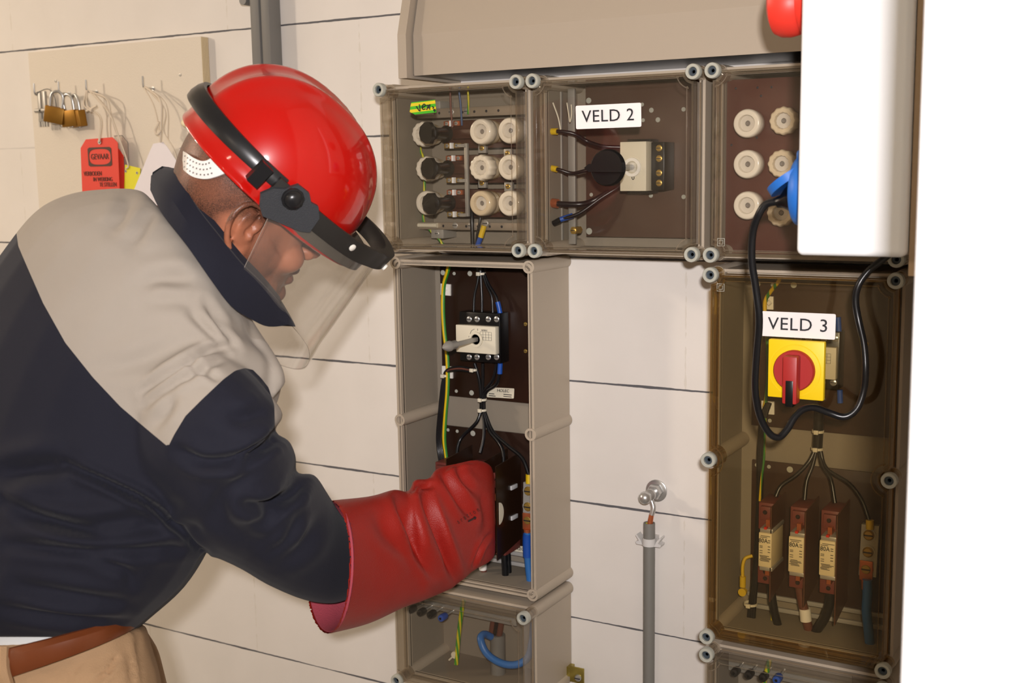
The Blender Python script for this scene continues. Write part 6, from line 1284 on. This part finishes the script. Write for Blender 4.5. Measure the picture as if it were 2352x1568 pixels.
# gloved fingers reach past the barrier edge and curl round the fuse handle
W0 = aw(1088, 1180, 1.80)
for i, (du_, dv_, l_) in enumerate(((0, -62, 0.055), (6, -22, 0.060), (6, 18, 0.056), (2, 58, 0.045))):
    p0 = aw(1084 + du_, 1182 + dv_, 1.80); p1 = p0 + Vector((-0.003, l_ * 0.55, 0.0)); p2 = p1 + Vector((-0.014, l_ * 0.35, -0.003)); p3 = p2 + Vector((-0.018, 0.004, -0.004))
    capsule(b, [p0, p1, p2, p3], [0.0135, 0.0130, 0.0120, 0.0108], 14, 4)
pt = [aw(1060, 1110, 1.77), aw(1078, 1082, 1.82), aw(1084, 1090, 1.86), aw(1090, 1120, 1.885)]
capsule(b, pt, [0.020, 0.016, 0.0145, 0.013], 14, 4)
me = fuse_mesh(b, 0.0028, 5, 0.5); co, no = arr(me)
co = crease(co, no, [([(912, 1128), (925, 1175), (945, 1225), (975, 1290), (990, 1320)], 0.0085, 11), ([(972, 1120), (985, 1170), (1005, 1225), (1030, 1290), (1048, 1335)], 0.0085, 10), ([(1014, 1080), (1040, 1120), (1068, 1165), (1085, 1185)], 0.006, 10), ([(1050, 1068), (1062, 1100), (1090, 1130)], 0.0035, 9), ([(1128, 1225), (1105, 1255), (1088, 1300)], 0.0045, 4), ([(1020, 1078), (1050, 1062), (1090, 1058)], 0.004, 5), ([(865, 1180), (895, 1235), (960, 1290)], 0.003, 16), ([(1105, 1130), (1118, 1190), (1112, 1230)], 0.003, 10), ([(948, 1128), (955, 1112), (990, 1118)], 0.006, 6)])
# open the cuff: drop the cap faces, then build the rim and lining by hand
glove = finish(me, co, 'glove', [GLV], person, 'red insulating gauntlet on the near hand')
bm_ = bmesh.new(); bm_.from_mesh(glove.data); off = WL[person.name]
ring0 = gr[0]; c0 = sum(ring0, Vector()) / len(ring0); ax_ = (sum(gr[1], Vector()) / len(ring0) - c0).normalized()
nrm_ = (ring0[0] - c0).cross(ring0[12] - c0).normalized(); nrm_ = nrm_ if nrm_.dot(ax_) > 0 else -nrm_
def ringn(t): return (t * nrm_).length
dead = [f for f in bm_.faces if (f.calc_center_median() + off - c0).dot(nrm_) < 0.0085 and abs(f.normal.dot(nrm_)) > 0.5 and (f.calc_center_median() + off - c0).length < 0.13]
bmesh.ops.delete(bm_, geom=dead, context='FACES'); bm_.to_mesh(glove.data); bm_.free()
b = M()
def shrink(r_, k, push): c = sum(r_, Vector()) / len(r_); return [c + (p - c) * k + nrm_ * push for p in r_]
dg_ = densify(gr[:4], 5)
# wavy near rim and lining tube
lin_r = [shrink(ring0, 0.975, 0.006), shrink(ring0, 0.972, 0.003), shrink(ring0, 0.955, 0.004)] + [shrink(r_, k_, 0) for r_, k_ in zip(dg_[2:10:2], (0.93, 0.89, 0.84, 0.78))]
b.grid(lin_r, True, False, True); b.obj('lining', LINM, glove, 'pink fabric lining of the gauntlet', fixn=False)
wo = aw(1076, 1185, 1.70)
def on_glove(u, v, lift=0.0004):
    gm = glove.data; return None
from mathutils.bvhtree import BVHTree
bv = BVHTree.FromPolygons([tuple(vv.co + off) for vv in glove.data.vertices], [tuple(p.vertices) for p in glove.data.polygons])
def hit(u, v, tree=bv, lift=0.0006):
    d = (aw(u, v, 1.0) - CAM).normalized(); h_ = tree.ray_cast(CAM, d); return (h_[0] + h_[1] * lift * (1 if h_[1].dot(d) < 0 else -1), h_[1]) if h_[0] else (aw(u, v, 1.7), -CF)
# printed lettering that follows the leather
def print_on(word, u0, v0, u1, v1, hpx, material, name):
    cu = bpy.data.curves.new(name, 'FONT'); cu.body = word; cu.size = 1; cu.align_x = 'LEFT'; cu.space_character = 1.9 if len(word) > 4 else 1.0; cu.resolution_u = 2
    t_ = bpy.data.objects.new(name, cu); COL.objects.link(t_); dg = bpy.context.evaluated_depsgraph_get(); m_ = bpy.data.meshes.new_from_object(t_.evaluated_get(dg)); bpy.data.objects.remove(t_)
    bmm = bmesh.new(); bmm.from_mesh(m_); bmesh.ops.triangulate(bmm, faces=bmm.faces); bmesh.ops.subdivide_edges(bmm, edges=bmm.edges, cuts=1)
    xs = [v_.co.x for v_ in bmm.verts]; W_x = max(xs); L_ = math.hypot(u1 - u0, v1 - v0); dx, dy = (u1 - u0) / L_, (v1 - v0) / L_
    for v_ in bmm.verts:
        a_ = v_.co.x / W_x * L_; c_ = v_.co.y * hpx; v_.co = hit(u0 + dx * a_ + dy * c_, v0 + dy * a_ - dx * c_, lift=0.0008)[0] - off
    bmm.to_mesh(m_); bmm.free(); m_.materials.clear(); m_.materials.append(material); o = bpy.data.objects.new(name, m_); COL.objects.link(o); o.parent = glove; WL[o.name] = off
PRN = mat('glove_print', (48, 20, 20), 0.6)
print_on('aratton', 1052, 1203, 1101, 1173, 17, PRN, 'printed_lettering')
b = M(); b.tube([hit(1075, 1197)[0], hit(1092, 1188)[0]], 0.0013, 6); b.tube([hit(1088, 1187)[0], hit(1092, 1188)[0], hit(1090, 1192)[0]], 0.0012, 6, sub=2); b.obj('printed_arrow', PRN, glove)
# left glove, behind
b = M()
loft(b, [ring((690, 1180, 1.72), (690, 1335, 1.72), 0.05, 0.055, n=32), ring((760, 1190, 1.73), (760, 1330, 1.73), 0.048, 0.05, n=32), ring((810, 1215, 1.74), (815, 1315, 1.74), 0.038, 0.038, n=32)], 4)
hand_mesh(b, aw(805, 1262, 1.71), fd2, pd2, sd2, 0.98, 0.5, 0.004)
me = fuse_mesh(b, 0.003, 4, 0.5); co, no = arr(me); finish(me, co, 'glove', [GLV], person, 'red insulating glove on the far hand')
# ------------------------------------------------------------------ red helmet with face shield
HR = mat('helmet_red', (184, 15, 8), 0.33, coat=0.9, spec=0.18)
helmet = thing('safety_helmet', 'glossy red safety helmet with clear face shield on a black frame, worn by the person', 'helmet', KO)
A_, B_, H_ = 0.1279, 0.1095, 0.1288
def shell_pt(ph, t, grow=0.0):
    c = math.cos(ph) ** 0.85; s = math.sin(ph) ** 0.95 if ph > 0 else 0
    f = (A_ + grow) * c * math.cos(t); s_ = (B_ + grow) * c * math.sin(t); u = (H_ + grow) * s
    f *= 1 - 0.075 * max(0.0, -math.cos(t)) * (1 - s) ** 2
    # twin crown ridges running front to back
    r = 0.0042 * math.exp(-((abs(s_) - 0.026) / 0.009) ** 2) * min(1, s * 1.6) - 0.0025 * math.exp(-(s_ / 0.014) ** 2) * min(1, s * 1.6)
    n = Vector((f / A_, u / H_, s_ / B_)); n = n.normalized() if n.length else Vector((0, 1, 0))
    return f + n.x * r, u + n.y * r, s_ + n.z * r
b = M(); rings = []
NT = 120
# brim flares a little, with a peak at the front
def brim(t, e, du):
    pk = max(0.0, math.cos(t)) ** 3; rear = max(0.0, -math.cos(t)) ** 2
    e2 = e * (1 - 0.90 * max(0.0, -math.cos(t)))
    rr_ = 1 - 0.075 * max(0.0, -math.cos(t))
    return (rr_ * (A_ + e2 + 0.012 * pk * (e / 0.012)) * math.cos(t), du - 0.003 * pk * (e / 0.012) - 0.003 * rear, (B_ + e2 * 0.8) * math.sin(t))
for e, du in ((0.003, -0.0085), (0.010, -0.0095), (0.0125, -0.0080), (0.0105, -0.0050), (0.004, -0.002)):
    rings.append([kp(*brim(2 * PI * k / NT, e, du)) for k in range(NT)])
for i in range(0, 31):
    ph = math.pi / 2 * (i + 0.3) / 31.5; rings.append([kp(*shell_pt(ph, 2 * PI * k / NT)) for k in range(NT)])
b.grid(rings, True, False, True); b.obj('shell', HR, helmet, ang=60)
b = M(); rings = [[kp(*(lambda q: (q[0] * 0.975, q[1] * 0.975 - 0.002, q[2] * 0.97))(shell_pt(math.pi / 2 * (i + 0.1) / 12.3, 2 * PI * k / 60))) for k in range(60)] for i in range(13)]
b.grid([[kp(*brim(2 * PI * k / 60, 0.003, -0.0085)) for k in range(60)]] + rings, True, False, True); b.obj('inner_shell', mat('helmet_inner', (150, 30, 22), 0.5), helmet)
FRM = mat('frame_black', (27, 27, 29), 0.30); FRM2 = mat('frame_matt', (52, 54, 58), 0.45, bump=0.35, bscale=900); FRM3 = mat('frame_brown_black', (34, 32, 30), 0.45)
# elastic strap round the back of the shell
def strap_at(t, du, e):
    u = 0.026 + du + 0.0 * t; c = (1 - min(1, (u / H_)) ** 2) ** 0.5
    return kp((A_ * c + e) * math.cos(t), u, (B_ * c + e) * math.sin(t))
ts = [math.radians(98 + 164 * k / 50) for k in range(51)]
b = M(); rr = []
for t in ts:
    tilt = 0.004 * math.cos(t); hw = 0.0115 - 0.003 * abs(math.sin(t)) ** 3
    rr.append([strap_at(t, -hw + tilt, 0.0015), strap_at(t, -hw + tilt, 0.0055), strap_at(t, tilt - hw * 0.4, 0.0070), strap_at(t, tilt + hw * 0.4, 0.0068), strap_at(t, hw + tilt, 0.0050), strap_at(t, hw + tilt, 0.0)])
b.grid(rr, True, True, True); b.obj('strap', FRM, helmet, 'black rubber strap round the back', ang=50)
# carrier frame: U loop in front, tall side arms
def loop(x, e=0.0, u=0.0):           # x from -1 (far knob) to 1 (near knob)
    t = math.radians(94) * x; c, s = math.cos(t), math.sin(t)
    f = -0.008 + 0.182 * (abs(c) ** 0.80) * (1 if c > 0 else -1); sd = 0.1165 * (abs(s) ** 0.82) * (1 if s > 0 else -1)
    n = Vector((c * 0.9, s)); n = n.normalized(); return kp(f + n.x * e, 0.020 + u + 0.012 * max(0, c) ** 3, sd + n.y * e)
b = M(); rr = []
for k in range(81):
    x = -1 + 2 * k / 80; ax = abs(x); hh = 0.0115; th = 0.0030 + 0.010 * max(0, 1 - ax * 2.4) ** 0.7
    rr.append([loop(x, th, -hh), loop(x, th, hh * 0.8), loop(x, th * 0.6, hh), loop(x, -0.0025 - th * 0.5, hh), loop(x, -0.0025 - th * 0.5, hh * 0.4), loop(x, -0.0025, -hh)])
b.grid(rr, True, True, True); fr = b.obj('shield_frame', FRM3, helmet, 'black plastic frame arm running round the front', ang=45)
p0, p1 = loop(0.64, 0.0045, 0.002), loop(0.64, 0.0035, 0.002); b = M(); b.lathe([(0.0045, 0), (0.0045, 0.0012), (0.003, 0.002), (0, 0.0022)], p1, (p0 - p1).normalized(), 16); b.obj('rivet', WHITE, fr, 'white rivet')
p0, p1 = loop(0.2, 0.012, -0.008), loop(0.2, 0.009, -0.008); b = M(); b.lathe([(0.0045, 0), (0.0045, 0.003), (0, 0.0035)], p1, (p0 - p1).normalized(), 16); b.obj('rivet', WHITE, fr, 'white rivet')
for sg in (1, -1):
    # bracket plate, buckle and round knob on each side
    def sp(f, u, e=0.0): return kp(f, u, (0.1175 + e - 0.25 * max(0, f) ** 1.4 * 1.5) * sg)
    out = [(-0.036, 0.004), (-0.030, 0.018), (-0.020, 0.026), (-0.012, 0.040), (0.004, 0.041), (0.014, 0.034), (0.024, 0.036), (0.036, 0.026), (0.040, 0.006), (0.030, 0.000), (-0.016, -0.014), (-0.026, -0.008)]
    b = M(); A = [sp(f, u, 0.0015) for f, u in out]; B2 = [sp(f, u, 0.0075) for f, u in out]; b.grid([A, B2], True, True, True); br = b.obj('side_bracket', FRM2, helmet, ang=30)
    b = M(); q0 = sp(-0.006, 0.024, 0.007); ax = KS * sg; b.lathe([(0.0125, 0), (0.0130, 0.003), (0.0122, 0.005), (0.0108, 0.0052), (0.0102, 0.0075), (0.008, 0.0105), (0.004, 0.012), (0, 0.0122)], q0, ax, 40, wob=lambda t, r: 1 + (0.02 * math.cos(10 * t) if r > 0.0115 else 0)); b.obj('round_knob', FRM, br)
    b = M(); o0 = kp(-0.050, 0.018, 0.110 * sg); F2 = (KF * 0.97 + KU * -0.05).normalized(); n2 = (KS * sg); u2 = KU
    P = [o0 + F2 * a_ + u2 * c_ for a_, c_ in ((-0.008, -0.013), (0.008, -0.013), (0.008, 0.014), (-0.008, 0.014))]
    b.grid([P, [p + n2 * 0.011 for p in P]], True, True, True); b.obj('buckle', FRM, helmet, 'black strap buckle')
# inner brow guard strip seen below the frame
b = M(); rr = []
for k in range(61):
    x = -0.93 + 1.86 * k / 60; t = math.radians(94) * x; c, s = math.cos(t), math.sin(t); f = -0.014 + 0.172 * (abs(c) ** 0.8); sd = 0.1145 * (abs(s) ** 0.8) * (1 if s > 0 else -1); u0 = 0.004 + 0.004 * max(0, c); hh = 0.0105
    rr.append([kp(f, u0 - hh, sd), kp(f + 0.002 * c, u0 - hh, sd + 0.002 * s), kp(f + 0.002 * c, u0 + hh, sd + 0.002 * s), kp(f, u0 + hh, sd)])
b.grid(rr, True, True, True); b.obj('brow_guard', mat('guard_brown', (62, 58, 50), 0.4), helmet, 'dark grey brow guard strip behind the shield', ang=40)
# clear face shield
def vis(x, v, e=0.0):
    t = math.radians(90) * x; fr_ = -0.018 + 0.062 * v + 0.060 * max(0, v - 0.80) / 0.20 * 0.62; ft = 0.176 + 0.032 * v; b_ = (0.1185 - 0.006 * v) * (1 - 0.16 * (max(0, v - 0.80) / 0.20) ** 2 * abs(x) ** 6 * 0)
    c, s = math.cos(t), math.sin(t); f = fr_ + (ft - fr_) * abs(c) ** 0.85; sd = b_ * abs(s) ** 0.9 * (1 if s > 0 else -1)
    u = 0.016 - (0.158 + 0.010 * abs(x)) * v + 0.006 * (1 - abs(x)) * v
    return kp(f + e * c, u, sd + e * s)
b = M(); g = [[vis(-1 + 2 * k / 72, i / 30) for k in range(73)] for i in range(31)]; g2 = [[vis(-1 + 2 * k / 72, i / 30, 0.0016) for k in range(73)] for i in range(31)]
b.grid(g, False); b.grid([r_[::-1] for r_ in g2], False)
b.grid([g[-1], g2[-1]], False); b.grid([g[0], g2[0]], False)
b.grid([[r_[0] for r_ in g], [r_[0] for r_ in g2]], False); b.grid([[r_[-1] for r_ in g], [r_[-1] for r_ in g2]], False)
b.obj('face_shield', VIS, helmet, 'clear curved face shield', fixn=False, ang=60)
b = M(); path = [vis(1, i / 30) for i in range(2, 31)] + [vis(1 - 2 * k / 72, 1) for k in range(1, 73)] + [vis(-1, 1 - i / 30) for i in range(1, 29)]
b.tube(path, 0.0004, 6, sub=1); b.obj('shield_edge', clear('visor_edge', (0.85, 0.84, 0.82), haze=0.3, hazecol=(210, 200, 190), fmax=0.2), helmet, 'cut edge of the face shield')
# white nape band of the head harness with adjustment holes
NB = mat('nape_white', (234, 230, 226), 0.4)
npts = [(520, 385, 1.335), (490, 405, 1.335), (460, 411, 1.345), (435, 404, 1.365), (417, 385, 1.395), (413, 362, 1.43)]
from mathutils.bvhtree import BVHTree
top = [(497, 352, 1.34), (478, 382, 1.342), (462, 378, 1.345), (442, 368, 1.368), (428, 350, 1.395), (422, 338, 1.42)]
def strip(lo_, up_, th_, name, m, label=None, par=None):
    b = M(); L1 = smooth_path([aw(*p) for p in lo_], 6); U1 = smooth_path([aw(*p) for p in up_], 6); rows = []
    for a_, c_ in zip(L1, U1):
        md = (a_ + c_) / 2; o_ = (md - hp(0, 0.02, 0)).normalized(); rows.append([a_, a_ + o_ * th_, md + o_ * (th_ + 0.001), c_ + o_ * th_, c_, md + o_ * 0.0008])
    b.grid(rows, True, True, True); return b.obj(name, m, par or helmet, label, ang=50), L1, U1
bvb = BVHTree.FromPolygons([tuple(vv.co + WL[person.name]) for vv in body.data.vertices], [tuple(f_.vertices) for f_ in body.data.polygons])
def on_skin(u, v, w, lift=0.004):
    d = (aw(u, v, 1.0) - CAM).normalized(); h_ = bvb.ray_cast(CAM, d)
    if h_[0] is None or h_[3] > 1.75: return (u, v, w)
    p_ = h_[0] - d * lift; return (u, v, min((p_ - CAM).dot(CF), w + 0.03))
low_ = [on_skin(*p_) for p_ in ((600, 392, 1.33), (560, 396, 1.33), (528, 396, 1.34), (500, 406, 1.34), (474, 412, 1.34), (448, 408, 1.35), (428, 395, 1.37))] + [(415, 380, 1.40), (420, 372, 1.43)]
up_ = [on_skin(*p_) for p_ in ((590, 340, 1.33), (535, 325, 1.33), (496, 345, 1.34), (486, 364, 1.34), (468, 371, 1.34), (448, 364, 1.35), (430, 352, 1.37))] + [(416, 344, 1.40), (421, 338, 1.43)]
nb_, L1, U1 = strip(low_, up_, 0.0022, 'nape_band', NB, 'white nape band with rows of holes')
b = M()
up2 = [(478, 308, 1.335), (489, 330, 1.33), (496, 352, 1.325)]
lo2 = [(462, 300, 1.34), (474, 328, 1.335), (484, 372, 1.330)]
b.b.free()
for r_, dv in enumerate((0.22, 0.5, 0.78)):
    for k in range(9):
        i = 20 + k * 2; i = min(i, len(L1) - 1); a_, c_ = L1[i], U1[i]; p = a_ + (c_ - a_) * dv; md = p; o_ = (md - hp(0, 0.02, 0)).normalized()
        q = M(); q.lathe([(0.0011, 0.0035), (0.0001, 0.0036)], p, o_, 8); q.obj('adjusting_hole', DKG, nb_)
b = M(); s0 = [aw(*on_skin(*p)) for p in ((535, 372, 1.34), (510, 345, 1.34), (490, 322, 1.34), (472, 300, 1.36), (454, 285, 1.38), (442, 280, 1.41))]; s1_ = [aw(*on_skin(*p)) for p in ((560, 372, 1.34), (535, 345, 1.34), (506, 312, 1.34), (484, 288, 1.36), (462, 268, 1.38), (446, 258, 1.41))]
rows = []
for a_, c_ in zip(smooth_path(s0, 5), smooth_path(s1_, 5)):
    o_ = ((a_ + c_) / 2 - hp(0, 0.02, 0)).normalized(); rows.append([a_, a_ + o_ * 0.002, c_ + o_ * 0.002, c_])
b.grid(rows, True, True, True); b.obj('harness_band', NB, helmet)
b = M(); c = aw(437, 283, 1.40); b.ball(c, (0.010, 0.012, 0.007), 12, 8); b.obj('foam_pad', mat('foam_cream', (220, 205, 165), 0.7), helmet)
